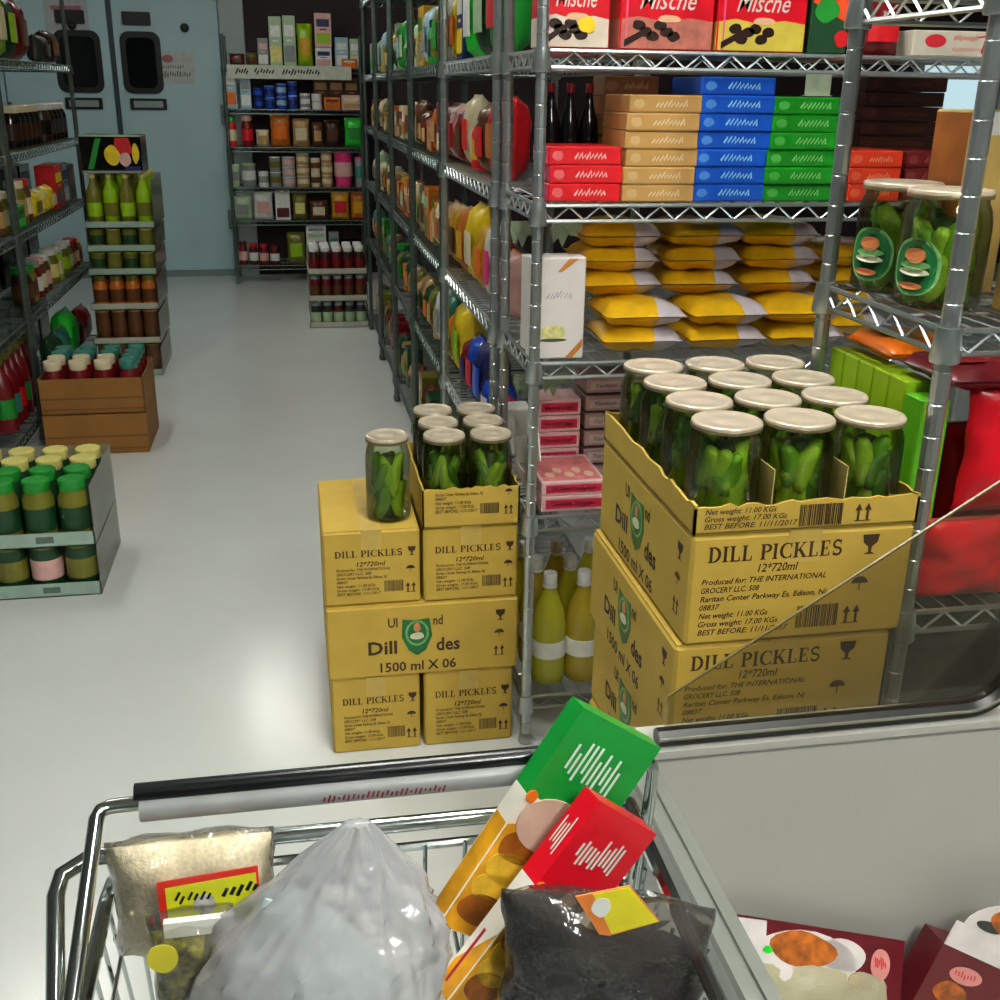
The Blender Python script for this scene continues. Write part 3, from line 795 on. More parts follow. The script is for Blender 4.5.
# chocolate boxes on the top shelf, their lower halves in view
def choc_box(label, x0, x1, field, flower, seed):
    w_ = x1-x0; h = .30; t = thing('chocolate_box', label, 'box', ((x0+x1)/2, FY, Z5+.001), 0, 'large chocolate boxes')
    b = G().cbox(-w_/2,0,0,w_/2,.10,h,.003).build('body', M('choc red',(.82,.05,.13),.3,noise=.05), t)
    mp = front(-w_/2,0,0)
    G().prism([(0.003,.003),(w_-.003,.003),(w_-.003,.056),(w_*.75,.062),(w_*.45,.055),(w_*.2,.064),(.003,.058)], mp, .0006).build('picture_field', field, t)
    G().prism([(.003,.003),(.097,.003),(.097,.058),(.003,.058)], left(-w_/2,.1,0), .0006).build('side_field', field, t)
    r = random.Random(seed); ch = M('chocolate',(.16,.07,.04),.35,noise=.3,scale=60)
    for k in range(6):
        G().prism(blob(w_*(.2+.075*k), .036+.012*math.sin(k*2.1+seed), .016, .011, seed+k, 9), mp, .0012).build('chocolate_picture', ch, t)
    G().prism(ribbon_poly(w_*.05, .012, w_*.28, .036), mp, .0010).build('chocolate_picture', ch, t)
    if flower: G().prism(blob(w_*.66, .045, .022, .02, 77, 12, .4), mp, .0016).build('flower_picture', M('flower yellow',(.95,.8,.1),.4), t)
    G().prism(blob(w_*.52, .06, .03, .009, 78, 10, .4), mp, .0014).build('swirl_picture', M('swirl cream',(.9,.72,.55),.4), t)
    g = G(); write(g, mp, 'Mische', w_*.2, .078, .036, w_*.6, .004, .35)
    g.build('lettering', M('silver ink',(.85,.8,.76),.35), t)
    G().box(-w_/2+.012,-.0007,.003,-w_/2+.016,0,.3-.003).build('edge_line', M('choc pink',(.9,.35,.5),.3), t)
    return t
def ribbon_poly(x0, y0, x1, y1, t=.007):
    return [(x0,y0-t),(x1,y1-t),(x1,y1+t),(x0,y0+t)]
a, b = rect_y(541,609,46,FY); choc_box('red chocolate box with cream picture and yellow flower', a, b, M('choc cream',(.86,.80,.72),.35), True, 1)
a, b = rect_y(619,712,46,FY); choc_box('red chocolate box with brown chocolate picture', a, b, M('choc salmon',(.72,.42,.36),.35,noise=.25,scale=40), False, 20)
a, b = rect_y(716,804,46,FY); choc_box('red chocolate box with yellow-green picture', a, b, M('choc lemon',(.82,.74,.28),.35,noise=.12), False, 40)
a, b = rect_y(808,846,48,FY)
t = thing('gift_box', 'orange and green box at the right end of chocolate boxes', 'box', ((a+b)/2,FY,Z5+.001))
w_ = b-a
G().cbox(-w_/2,0,0,w_/2,.1,.28,.003).build('body', clr('dark green'), t)
G().prism([(.002,.1),(w_-.002,.06),(w_-.002,.27),(.002,.27)], front(-w_/2,0,0), .0006).build('orange_panel', M('hot orange',(.9,.3,.12),.4,noise=.2), t)
G().prism(blob(w_*.4,.085,.03,.028,5), front(-w_/2,0,0), .001).build('leaf_picture', clr('green'), t)
G().prism(blob(w_*.85,.03,.018,.02,6), front(-w_/2,0,0), .001).build('berry_picture', clr('red'), t)
a, b = rect_y(912,996,52,FY)
t = thing('flat_sweet_box', 'flat white box with red oval seal on the top shelf', 'box', ((a+b)/2,FY,Z5+.001)); w_ = b-a
G().cbox(-w_/2,0,0,w_/2,.14,.052,.002).build('body', M('sweet white',(.78,.75,.68),.4), t)
G().prism(ell(w_*.26,.031,w_*.125,.0135), front(-w_/2,0,0), .0006).build('oval_seal', M('seal red',(.78,.15,.2),.4), t)
g = G(); mp = front(-w_/2,0,0); strokes(g, mp, w_*.46,.030,w_*.3,.014,11,5,.0022); strokes(g, mp, w_*.46,.009,w_*.38,.011,13,6,.0018); g.flat(ribbon([(w_*.82,.008),(w_*.87,.044)],.005), mp); g.flat(ribbon([(w_*.76,.04),(w_*.93,.044)],.003), mp)
g.build('lettering', M('seal red'), t)
a, b = rect_y(862,908,52,FY)
t = item('bag','dark red','red',b-a,.11,.06,'dark red bag beside the white sweet box on the top shelf',((a+b)/2,FY+.05,Z5+.001),0,None,2,'dark brown')

# flat cartons stacked on the second shelf
def flat_stack(cname, px0, px1, ytop, n, what, group, Y=FY, depth=.19, jit=.003, seed=1, print_w=.42, zbase=None, rgb=None, side=None, pcol=(.95,.9,.82), skew=0.0, count_word=None):
    zb = Z4 if zbase is None else zbase
    xa, xb = rect_y(px0, px1, 200, Y)
    htot = at_y((px0+px1)/2, ytop, Y).z - zb; h = htot/n - .0008
    w_ = xb-xa; r = random.Random(seed)
    mt = M('carton '+cname, rgb, .32, noise=.08, scale=20); pm = M('script on '+cname, pcol, .4)
    body = G().cbox(-w_/2,0,0,w_/2,depth,h,.0025).mesh('body', mt)
    g = G(); mp = front(-w_/2,0,0)
    scrawl(g, mp, w_*.36, h*.32, w_*.42, h*.42, 8, seed, h*.13)
    scr = g.mesh('lettering', pm)
    em = G().prism(blob(w_*.13,h*.5,h*.38,h*.3,seed,10), mp, .0005).mesh('emblem', M('emblem on '+cname, tuple(.55*a_+.45*b_ for a_, b_ in zip(rgb, pcol)), .4))
    st = G().prism([(.002,h*.04),(w_-.002,h*.04),(w_-.002,h*.1),(.002,h*.1)], mp, .0004).mesh('edge_stripe', M('stripe on '+cname, tuple(.8*v for v in rgb), .4))
    sd = None
    if side: sd = G().prism([(.004,.004),(depth-.004,.004),(depth-.004,h-.004),(.004,h-.004)], left(-w_/2,depth,0), .0005).mesh('end_panel', M('end of '+cname, side, .35, noise=.15))
    for i in range(n):
        pos = 'bottom one' if i == 0 else 'topmost' if i == n-1 else '%s from bottom' % ORD[i]
        t = thing('flat_carton', '%s flat carton %s, %s' % (cname, what, pos), 'box',
                  ((xa+xb)/2+r.uniform(-jit,jit)+skew*i, Y+r.uniform(0,.006), zb+.001+i*(h+.0008)), r.uniform(-.012,.012), group)
        obj('body', body, t); obj('lettering', scr, t); obj('emblem', em, t); obj('edge_stripe', st, t)
        if sd: obj('end_panel', sd, t)
    return xa, xb, h
flat_stack('red', 549, 621, 147, 3, 'just right of the front shelf post', 'red flat cartons', rgb=(.88,.12,.16), side=(.9,.28,.5), depth=.16, seed=3, pcol=(.98,.75,.72), Y=FY+.01)
flat_stack('tan', 623, 694, 95, 6, 'between red and blue stacks', 'tan flat cartons', rgb=(.80,.62,.36), seed=4, pcol=(.9,.82,.66), skew=.0006)
flat_stack('blue', 692, 764, 77, 7, 'between tan and green stacks', 'blue flat cartons', rgb=(.06,.33,.78), seed=5, pcol=(.6,.85,.97), skew=.001, Y=FY+.004)
flat_stack('green', 763, 832, 97, 6, 'right of the blue stack', 'green flat cartons', rgb=(.08,.55,.1), seed=6, pcol=(.55,.82,.5), skew=.0012)
flat_stack('orange-red', 848, 899, 151, 3, 'behind the thin blue shelf post', 'orange-red flat cartons', rgb=(.85,.22,.1), seed=7, pcol=(.95,.55,.4))
flat_stack('maroon', 901, 950, 152, 3, 'behind the upright tan box', 'maroon flat cartons', rgb=(.42,.1,.1), seed=8, pcol=(.6,.3,.25), Y=FY+.02)
xa, xb, hb = flat_stack('dark brown', 852, 931, 77, 8, 'above the orange-red stack at the back', 'dark brown flat cartons', rgb=(.22,.11,.075), seed=9, pcol=(.35,.2,.14), Y=FY+.20, depth=.12)
flat_stack('brown', 600, 652, 76, 6, 'behind the tan stack', 'brown flat cartons', rgb=(.52,.36,.2), seed=10, pcol=(.75,.55,.4), Y=FY+.205, depth=.11)
for k, px in enumerate((552,571,590)):
    p = at_y(px, 140, FY+.24)
    item('bottle','black','dark red',.046,.24,.046,'black glass bottle behind the red cartons, %s from the front post' % ORD[k],(p.x,FY+.26,Z4+.001),0,'black bottles behind red cartons',k,'charcoal')
p = at_y(811,95,FY+.08)
t = thing('price_card', 'small white price card on top of green cartons', 'card', (p.x,FY+.05,p.z-.002))
G().box(-.03,-.0005,0,.03,.0005,.05).build('card', M('card white',(.78,.82,.72),.6), t)
G().box(-.03,-.012,0,.03,.012,.0015).build('foot', M('card white'), t)

# white sweet boxes and yellow bags on the third shelf
wb = M('sweet box white',(.90,.87,.85),.4,noise=.03); ob = M('orange ribbon print',(.78,.5,.22),.4)
def sweet_box(label, x, y, w_, h, d, rz):
    t = thing('white_sweet_box', label, 'box', (x,y,Z3+.001), rz, 'white sweet boxes')
    G().cbox(-w_/2,0,0,w_/2,d,h,.003).build('body', wb, t); mp = front(-w_/2,0,0)
    G().prism([(w_*.55,h*.86),(w_*.86,h-.003),(w_*.68,h-.003),(w_*.47,h*.86)], mp, .0005).build('corner_ribbon', ob, t)
    G().prism([(w_*.66,.003),(w_*.80,.003),(w_-.003,h*.12),(w_-.003,h*.2)], mp, .0005).build('corner_ribbon', ob, t)
    g = G(); scrawl(g, mp, w_*.28,h*.6,w_*.45,h*.09,7,4,.0022); g.build('lettering', M('grey script',(.5,.5,.55),.5), t)
    G().prism(blob(w_*.42,h*.26,w_*.26,h*.1,6), mp, .0006).build('food_picture', M('pale yellow food',(.85,.83,.55),.5,noise=.3,scale=60), t)
    G().prism(blob(w_*.42,h*.19,w_*.3,h*.018,7), mp, .0007).build('plate_picture', M('plate shade',(.3,.32,.25),.5), t)
a = at_y(541,345,FY); b = at_y(583,345,FY)
sweet_box('white sweet box with script, front one on the third shelf', (a.x+b.x)/2-.012, FY, .122, .225, .055, 0.0)
sweet_box('white sweet box tucked behind another white one by the post', .573, FY+.09, .11, .215, .05, 0.12)
ybm = M('yellow bag film',(.88,.68,.09),.3,noise=.14,scale=22); ywm = M('white bag end',(.8,.76,.78),.3,noise=.1)
def yb_mesh(seed):
    # bag lying flat: long side along x, mouth facing front
    w_, dp, th = .185, .22, .056; r = random.Random(seed); A = G(); B = G()
    ph = [r.uniform(0,6) for _ in range(4)]; nu, nv = 12, 8
    def pt(u, v, s):
        pr = max(0,1-abs(u)**4)**.55*max(0,1-abs(v)**4)**.55
        zz = th/2 + s*(th/2*pr+.001) + .004*math.sin(6*u+ph[0]+4*v)*pr
        return (u*w_/2*(1+.02*math.sin(5*v+ph[1])), v*dp/2*(1+.02*math.sin(4*u+ph[2]))+dp/2, zz)
    cut = 8
    for g, i0, i1 in ((A,0,cut),(B,cut,nu)):
        for s in (-1,1):
            vs = []; fs = []; m_ = i1-i0+1
            for j in range(nv+1):
                for i in range(i0,i1+1): vs.append(pt(2*i/nu-1+.06*math.sin(3*(2*j/nv-1)+ph[3])*(1 if i == cut else 0), 2*j/nv-1, s))
            for j in range(nv):
                for i in range(m_-1): a_ = j*m_+i; fs.append((a_,a_+1,a_+m_+1,a_+m_))
            g.add(vs, fs)
    return A.mesh('yellow_part', ybm, True, 80), B.mesh('white_part', ywm, True, 80)
ybs = [yb_mesh(s) for s in range(4)]
k = 0
for col, (pxc, nm) in enumerate(((628,'left'),(709,'middle'),(786,'right'))):
    xc = at_y(pxc,280,FY+.1).x
    for lv in range(5):
        back = lv >= 2
        A, B = ybs[(col+lv) % 4]
        t = thing('yellow_bag', 'yellow and white snack bag, %s pile, %s layer from the shelf' % (nm, ORD[lv]), 'bag',
                  (xc+(.02 if not back else -.012)+.006*((lv*7+col) % 3-1), FY-.005+(.10 if back else 0), Z3+.007+lv*.0555), .04*((lv+col) % 3-1), 'yellow bags on the third shelf')
        obj('yellow_part', A, t); obj('white_part', B, t); k += 1
for lv in range(4):
    A, B = ybs[lv]
    t = thing('yellow_bag', 'yellow and white snack bag behind the right-hand shelf, %s layer' % ORD[lv], 'bag', (at_y(858,280,FY+.1).x+.02, FY+.11, Z3+.007+lv*.0555), .03*lv, 'yellow bags on the third shelf')
    obj('yellow_part', A, t); obj('white_part', B, t)

# pink sweet cartons on the fourth shelf
pkw = M('pink carton',(.9,.72,.72),.4,noise=.06); pkr = M('pink title band',(.82,.16,.3),.4); pkt = M('band lettering',(.95,.85,.85),.4)
gkw = M('mauve carton',(.62,.5,.47),.4); gkr = M('mauve band',(.74,.64,.6),.4)
def sweet_tray(label, x0, x1, y, z, h, d, mauve=False, group='pink sweet cartons'):
    w_ = x1-x0; t = thing('sweet_carton', label, 'box', ((x0+x1)/2,y,z), 0, group); mp = front(-w_/2,0,0)
    G().cbox(-w_/2,0,0,w_/2,d,h,.002).build('body', gkw if mauve else pkw, t)
    G().prism([(w_*.07,h*.2),(w_*.93,h*.2),(w_*.93,h*.78),(w_*.07,h*.78)], mp, .0005).build('title_band', gkr if mauve else pkr, t)
    g = G(); write(g, shift(mp,0,0), 'Turkish Delight', w_*.14, h*.36, h*.26, w_*.7, .02, .3)
    g.build('lettering', M('mauve lettering',(.4,.28,.28),.5) if mauve else pkt, t)
    return t
a, b = rect_y(541,606,505,FY-.005)
sweet_tray('pink sweet carton, lower of the front pair on the fourth shelf', a, b, FY-.005, Z2+.001, .038, .20)
tt = sweet_tray('pink sweet carton, upper of the front pair on the fourth shelf', a+.001, b-.001, FY-.003, Z2+.04, .034, .20)
w_ = b-a
G().prism([(.008,.012),(w_-.01,.012),(w_-.01,.18),(.008,.18)], top(-w_/2,0,.034), .0006).build('lid_window', M('window rose',(.86,.5,.5),.2,noise=.3,scale=40), tt)
for k in range(5): G().prism(blob(w_*(.2+.15*k),.05+.03*(k % 2),.013,.022,k), top(-w_/2,0,.034), .0012).build('sweet_picture', M('sweet cream',(.88,.72,.6),.4), tt)
a, b = rect_y(537,579,440,FY+.22)
for k in range(5):
    sweet_tray('pink sweet carton in the back stack behind the front pair, %s from the shelf' % ORD[k], a, b, FY+.215, Z2+.001+k*.043, .041, .1)
a, b = rect_y(585,650,420,FY+.2)
for k in range(6):
    sweet_tray('mauve sweet carton in the stack beside the pickle carton, %s from the shelf' % ORD[k], a, b, FY+.20, Z2+.001+k*.046, .038, .12, True, 'mauve sweet cartons')
t = thing('display_tray', 'white cardboard tray side leaning inside the front shelf post', 'tray', (.545,FY+.02,Z2+.001))
G().obox((0,.16,.10),(.0015,0,0),(0,.14,-.05),(0,.02,.03)).box(-.002,.02,0,.002,.3,.03).build('side_wall', wb, t)

# lemon drink bottles on the bottom shelf
lem = film('lemon drink',(.93,.93,.25),.3,.05,.75,(.82,.80,.06))
lemo = film('orange drink',(.95,.8,.2),.3,.05,.75,(.80,.62,.06))
blab = M('bottle label',(.93,.93,.88),.4); capw = M('white cap',(.9,.9,.88),.4)
def drink(label, x, y, amber):
    H, R = .30, .044
    t = thing('drink_bottle', label, 'bottle', (x,y,Z1+.001), 0, 'lemonade bottles')
    obj('body', cached(('db',amber), lambda: G().lathe([(R*.7,0),(R*.95,.006),(R,.03),(R*.97,.075),(R*.97,.125),(R,.14),(R*.98,.165),(R*.82,.205),(R*.5,.24),(R*.34,.262),(R*.32,.275)],18).mesh('body', lemo if amber else lem, True, 60)), t)
    obj('label', cached('dl', lambda: G().lathe([(R*.99,.078),(R*1.01,.078),(R*1.01,.122),(R*.99,.122)],18).mesh('label', blab, True)), t)
    obj('cap', cached('dc', lambda: G().lathe([(R*.38,.268),(R*.4,.27),(R*.4,.296),(R*.34,.3),(0,.3)],14).mesh('cap', capw, True)), t)
    obj('neck_ring', cached('dn', lambda: G().lathe([(R*.34,.260),(R*.42,.262),(R*.42,.266),(R*.34,.268)],14).mesh('neck_ring', capw, True)), t)
xs = [at_y(548,650,FY+.05).x, at_y(581,650,FY+.05).x]
xs += [xs[1]+.093*(k+1) for k in range(2)]
for r_ in range(3):
    for c_ in range(3):
        drink('%s drink bottle, %s row of the bottom shelf, %s from the post' % ('lemon yellow' if (r_+c_) % 2 == 0 else 'amber', ('front','middle','back')[r_], ORD[c_]),
              xs[c_]-.012*r_, FY+.05+r_*.1, (r_+c_) % 2 == 1)

# ------------------------------------------------------------------ goods on the far right unit
for k, yy in enumerate((1.592, 1.462)):
    jar('big pickle jar with oval green label, %s one on the right-hand shelf' % ('farther','nearer')[k], (.925, yy, ZR[2]+.001), R=.062, H=.166, seed=70+k, group='big jars on the right shelf', label_ang=PI+.42, np_=15)
t = thing('upright_carton', 'tall tan carton with orange-brown side behind the big jars', 'box', (1.034,1.545,ZR[2]+.001))
G().cbox(-.04,0,0,.04,.10,.27,.003).build('body', M('carton straw',(.78,.66,.36),.5), t)
G().prism([(.004,.004),(.096,.004),(.096,.266),(.004,.266)], left(-.04,.10,0), .0006).build('side_panel', M('amber print',(.58,.33,.09),.45,noise=.25,scale=18), t)
G().prism([(.0,.235),(.079,.235),(.079,.268),(.0,.268)], front(-.04,0,0), .0006).build('white_end', clr('white'), t)
t = thing('upright_carton', 'straw yellow carton at the right edge beside the near post', 'box', (1.042,1.335,ZR[2]+.001), 0)
G().cbox(-.05,0,0,.05,.09,.20,.003).build('body', M('carton straw'), t)
g = G(); strokes(g, front(-.05,0,0), .012,.03,.07,.14,5,8,.006,.3); g.build('lettering', clr('dark brown'), t)
for k in range(3):  # dark cartons added to blacken the upper right corner
    item('carton',('charcoal','dark brown','black')[k],'dark brown',.26,.2,.2,'dark shade-filling carton on the top right shelf, %s from the left post' % ORD[k],(1.02+k*.28,1.36,ZR[3]+.001),0,'dark shade-filling cartons on the top right shelf',k,'charcoal')
lime_m = M('lime carton',(.60,.76,.08),.45,noise=.08,scale=12); grn2 = M('grass carton',(.35,.68,.08),.45,noise=.08)
for k in range(6):
    y = 1.3645+k*.0475
    t = thing('lime_carton', 'slim lime green carton on the right shelf, %s from the near post' % ORD[k], 'box', (.868, y, ZR[1]+.001), 0, 'slim lime cartons')
    G().cbox(0,0,0,.046,.0455,.315 if k else .30,.002).build('body', grn2 if k == 0 else lime_m, t)
    G().prism([(.008,.02),(.037,.02),(.037,.035),(.008,.035)], left(0,.0455,0), .0005).build('spine_mark', M('lime shade',(.5,.66,.06),.45), t)
    G().prism([(.004,.27),(.042,.27),(.042,.295),(.004,.295)], front(0,0,0), .0005).build('end_mark', M('lime shade'), t)
def lying(label, x, y, z, w_, d_, th, c1, c2, rz=0, seed=0):
    t = thing('soft_packet', label, 'packet', (x,y,z+th/2+.001), rz)
    b = pillow(w_, d_, th, 8, 9, seed, .003); b.v = [(p[0], p[2]-d_/2, -p[1]) for p in b.v]
    b.build('body', clr(c1,.3), t, True, 80)
    G().add([(-w_*.3,-d_*.22,th*.5+.002),(w_*.3,-d_*.22,th*.5+.002),(w_*.3,d_*.2,th*.5+.002),(-w_*.3,d_*.2,th*.5+.002)],[(0,1,2,3)]).build('label', clr(c2,.3), t)
    G().box(-w_*.48,-d_/2,-.002,w_*.48,-d_/2+.012,.002).build('end_seal', clr(c1,.3), t)
lying('maroon packet lying on the lime cartons near the front post', .952,1.395,ZR[1]+.318,.14,.15,.034,'maroon','dark red')
lying('orange packet lying on the lime cartons at the far end', .952,1.565,ZR[1]+.318,.14,.15,.034,'orange','gold')
redm = M('red pouch film',(.83,.06,.13),.28,noise=.12,scale=15,bump=.15,bscale=25)
def red_pouch(label, x, y, z, w_, h, d_, seed):
    t = thing('red_pouch', label, 'bag', (x,y,z), 0, 'red pouches')
    pillow(w_,h,d_,12,12,seed,.004).build('body', redm, t, True, 80)
    G().box(-w_*.49,-.004,h*.95,w_*.49,.004,h*1.0).build('top_seal', M('pouch seal',(.7,.3,.28),.35), t)
    g = G(); strokes(g, front(-w_/2,-d_*.52-.006,0), w_*.5,h*.3,w_*.35,h*.25,7,seed,.004,.3); g.build('lettering', M('pouch script',(.9,.5,.5),.4), t)
red_pouch('red pouch lying lowest beside the right shelf post', 1.0,1.337,ZR[1]+.003,.235,.125,.04,3)
red_pouch('upright red pouch above the lowest red one', 1.035,1.355,ZR[1]+.131,.20,.195,.05,5)
red_pouch('red pouch standing behind the two near the right shelf post', 1.035,1.44,ZR[1]+.003,.20,.24,.09,6)
item('pack','pale pink','charcoal',.19,.02,.12,'pale pink packet between red pouches',(1.30,1.34,ZR[1]+.001),0,None,0,'grey')
item('carton','black','dark brown',.40,.45,.26,'big black shade-filling carton on the lowest right shelf beside the post',(1.10,1.36,ZR[0]+.001),0,None,0,'charcoal')  # this and the next are added to darken the view through the glass
item('carton','charcoal','black',.40,.44,.26,'big charcoal shade-filling carton on the lowest right shelf',(1.53,1.36,ZR[0]+.001),0,None,0,'dark brown')

# ------------------------------------------------------------------ goods along the right of the aisle
AIS = (.5,2.775,0); UPY = (0,1,0); RZA = -PI/2
def fill(first, pal, ytot, hmax, seed, kinds=('bag','bag','carton','jar')):
    r = random.Random(seed); out = list(first); L = sum(i[3]+.008 for i in out)
    while L < ytot:
        k = r.choice(kinds); c1, c2 = r.sample(pal,2)
        w_ = r.uniform(.11,.17) if k in ('bag','carton') else r.uniform(.075,.095)
        h = hmax*r.uniform(.55,.95) if k in ('bag','carton') else min(hmax,.16)
        out.append((k,c1,c2,round(w_,2),round(h,2),.08 if k != 'jar' else round(w_,2), r.choice(pal), 1 if k != 'jar' else 1)); L += out[-1][3]+.008
    return out
near = lambda s: 'the front post of the %s aisle shelf' % s
row(fill([(None,0,0,.14,0,0),('bag','green','red',.2,.27,.1,'pale green'),('bag','dark green','pale green',.2,.26,.1,'green'),('bag','bright green','white',.18,.25,.09,'cream'),('carton','navy','yellow',.12,.22,.09),('bag','yellow','orange',.15,.2,.08)],
         ['dark green','olive','pale green','gold','grey','green','pale blue'], 4.6, .24, 3), AIS, UPY, Z5, RZA, 'top aisle shelf', 'near end', 'goods on the top aisle shelf')
row(fill([(None,0,0,.14,0,0),('bag','red','amber',.19,.21,.1,'brown'),('bag','brown','red',.17,.19,.09,'amber'),('jar','red','cream',.09,.15,.09,'gold'),('bag','cream','red',.13,.21,.08,'pale pink'),
          ('bag','dark red','brown',.15,.17,.09,'cream'),('bag','pale pink','red',.15,.18,.09,'white'),('bag','brown','cream',.14,.18,.09,'tan')],
         ['brown','tan','cream','amber','olive','dark red'], 4.6, .19, 5), AIS, UPY, Z4, RZA, 'second aisle shelf', 'near end', 'goods on the second aisle shelf')
row(fill([('bag','pale pink','red',.13,.17,.09,'orange'),('bottle','brown','red',.07,.24,.07,'tan'),('bag','white','pink',.12,.22,.08,'dark red'),('bag','gold','orange',.17,.20,.1,'yellow'),('bag','yellow','cream',.18,.24,.1,'pale yellow'),
          ('bag','amber','gold',.16,.21,.09,'cream'),('bag','gold','brown',.16,.2,.09,'cream'),('bag','tan','cream',.15,.2,.09,'brown')],
         ['tan','cream','brown','olive','amber','pale green','gold'], 4.6, .22, 8), AIS, UPY, Z3, RZA, 'third aisle shelf', 'near end', 'goods on the third aisle shelf')
row(fill([('carton','white','yellow',.08,.13,.08,'gold'),('bag','red','yellow',.12,.12,.08,'pink'),('bag','blue','white',.14,.14,.09,'navy'),('bag','navy','blue',.15,.22,.1,'dark red'),('bag','blue','red',.13,.2,.09,'navy'),('bag','dark red','navy',.13,.16,.09,'white'),
          ('bag','yellow','lime',.2,.25,.1,'gold'),('bag','orange','cream',.15,.18,.09,'gold'),('bag','teal','white',.14,.22,.09,'green'),('bag','white','grey',.15,.22,.09,'white')],
         ['green','olive','orange','dark green','tan','teal'], 4.6, .22, 11), AIS, UPY, Z2, RZA, 'fourth aisle shelf', 'near end', 'goods on the fourth aisle shelf')
row(fill([(None,0,0,.4,0,0),('jar','dark red','cream',.095,.17,.095,'red'),('jar','red','cream',.095,.17,.095,'dark red'),('jar','dark red','cream',.095,.17,.095,'red'),('jar','red','cream',.095,.17,.095,'dark red'),('jar','brown','cream',.09,.16,.09,'tan'),
          ('bag','brown','white',.14,.2,.09,'cream'),('bag','olive','yellow',.15,.22,.09,'green')],
         ['olive','brown','dark green','tan','dark red','lime'], 4.6, .24, 14), AIS, UPY, Z1, RZA, 'lowest aisle shelf', 'near end', 'goods on the lowest aisle shelf')

# ------------------------------------------------------------------ goods on the left of the aisle
LFT = (-1.19,6.885,0); DNY = (0,-1,0); RZL = PI/2
row([('bag','dark brown','brown',.24,.17,.1,'grey'),('bag','charcoal','dark brown',.2,.14,.1,'brown'),(None,0,0,.3,0,0),('bag','dark red','brown',.24,.28,.12,'red'),('bag','dark green','lime',.2,.3,.12,'pale green'),('bag','lime','cream',.2,.32,.12,'cream'),('bag','olive','dark brown',.2,.28,.12,'brown'),
     (None,0,0,.16,0,0),('bag','olive','green',.22,.25,.12,'cream'),('bag','dark brown','olive',.2,.22,.1,'brown'),('bag','dark green','olive',.2,.25,.1,'brown')],
    LFT, DNY, ZL[4], RZL, 'top left shelf', 'cold room end', 'goods on the top left shelf')
row([('jar','black','white',.1,.19,.1,'charcoal')]*4+[('jar','dark brown','white',.1,.19,.1,'black'),(None,0,0,.16,0,0)]+[('jar','black','cream',.1,.19,.1,'dark brown')]*5+[(None,0,0,.2,0,0)]+[('jar','black','cream',.1,.17,.1,'white')]*5,
    LFT, DNY, ZL[3], RZL, 'second left shelf', 'cold room end', 'dark jars on the second left shelf')
row([('carton','dark brown','charcoal',.2,.2,.1,'brown'),('carton','black','grey',.16,.22,.1,'navy'),('carton','red','dark red',.2,.22,.1,'yellow'),('bag','yellow','cream',.16,.13,.1,'white'),('bag','pale yellow','yellow',.18,.13,.1,'white'),('bag','yellow','olive',.18,.13,.1,'cream'),
     ('jar','brown','red',.1,.2,.1,'cream'),('jar','olive','cream',.1,.2,.1,'tan'),('carton','green','bright green',.22,.1,.1,'dark green'),('jar','olive','cream',.1,.18,.1,'pale green'),('jar','brown','white',.1,.18,.1,'tan')],
    LFT, DNY, ZL[2], RZL, 'third left shelf', 'cold room end', 'goods on the third left shelf')
row([('jar','olive','cream',.09,.15,.09,'brown'),('jar','dark red','red',.09,.16,.09,'cream'),('jar','brown','red',.09,.16,.09,'tan'),('jar','olive','white',.09,.17,.09,'pale green'),('jar','olive','white',.09,.17,.09,'lime'),(None,0,0,.1,0,0),('jar','lime','white',.1,.18,.1,'cream'),('jar','olive','white',.1,.18,.1,'pale yellow'),
     (None,0,0,.1,0,0),('jar','brown','white',.1,.18,.1,'pale pink'),('jar','brown','pale pink',.1,.18,.1,'cream'),('jar','dark red','grey',.1,.18,.1,'white'),('jar','olive','green',.1,.18,.1,'brown'),('jar','dark brown','green',.1,.18,.1,'brown')],
    LFT, DNY, ZL[1], RZL, 'fourth left shelf', 'cold room end', 'goods on the fourth left shelf')
row([('bag','dark red','maroon',.2,.2,.1,'red'),('bag','dark brown','dark red',.2,.16,.1,'white'),('bag','bright green','green',.22,.26,.12,'green'),('bag','teal','green',.2,.2,.1,'pale green'),('bag','dark green','teal',.2,.2,.1,'green'),(None,0,0,.38,0,0)]+
    [('bottle','dark red','olive',.095,.33,.095,c) for c in ('green','red','green','red','teal','green')],
    LFT, DNY, ZL[0], RZL, 'lowest left shelf', 'cold room end', 'goods on the lowest left shelf')

# dark cartons added behind the left goods to fill gaps with shade
for s_, zz in enumerate(ZL[:3]):
    for k, y in enumerate((4.42,4.74,5.0,5.42,5.76,6.10,6.44,6.74)):
        c1 = ('black','charcoal','dark brown')[(s_+k) % 3]
        item('carton',c1,'dark brown',.25,(.34,.24,.20)[s_],.12,'%s shade-filling carton at the back of the %s left shelf, %s from near end' % (c1, ('lowest','fourth','third')[s_], ORD[k]),(-1.46,y,zz+.001),PI/2,'dark shade-filling cartons at the back of the left shelves',k,'charcoal')
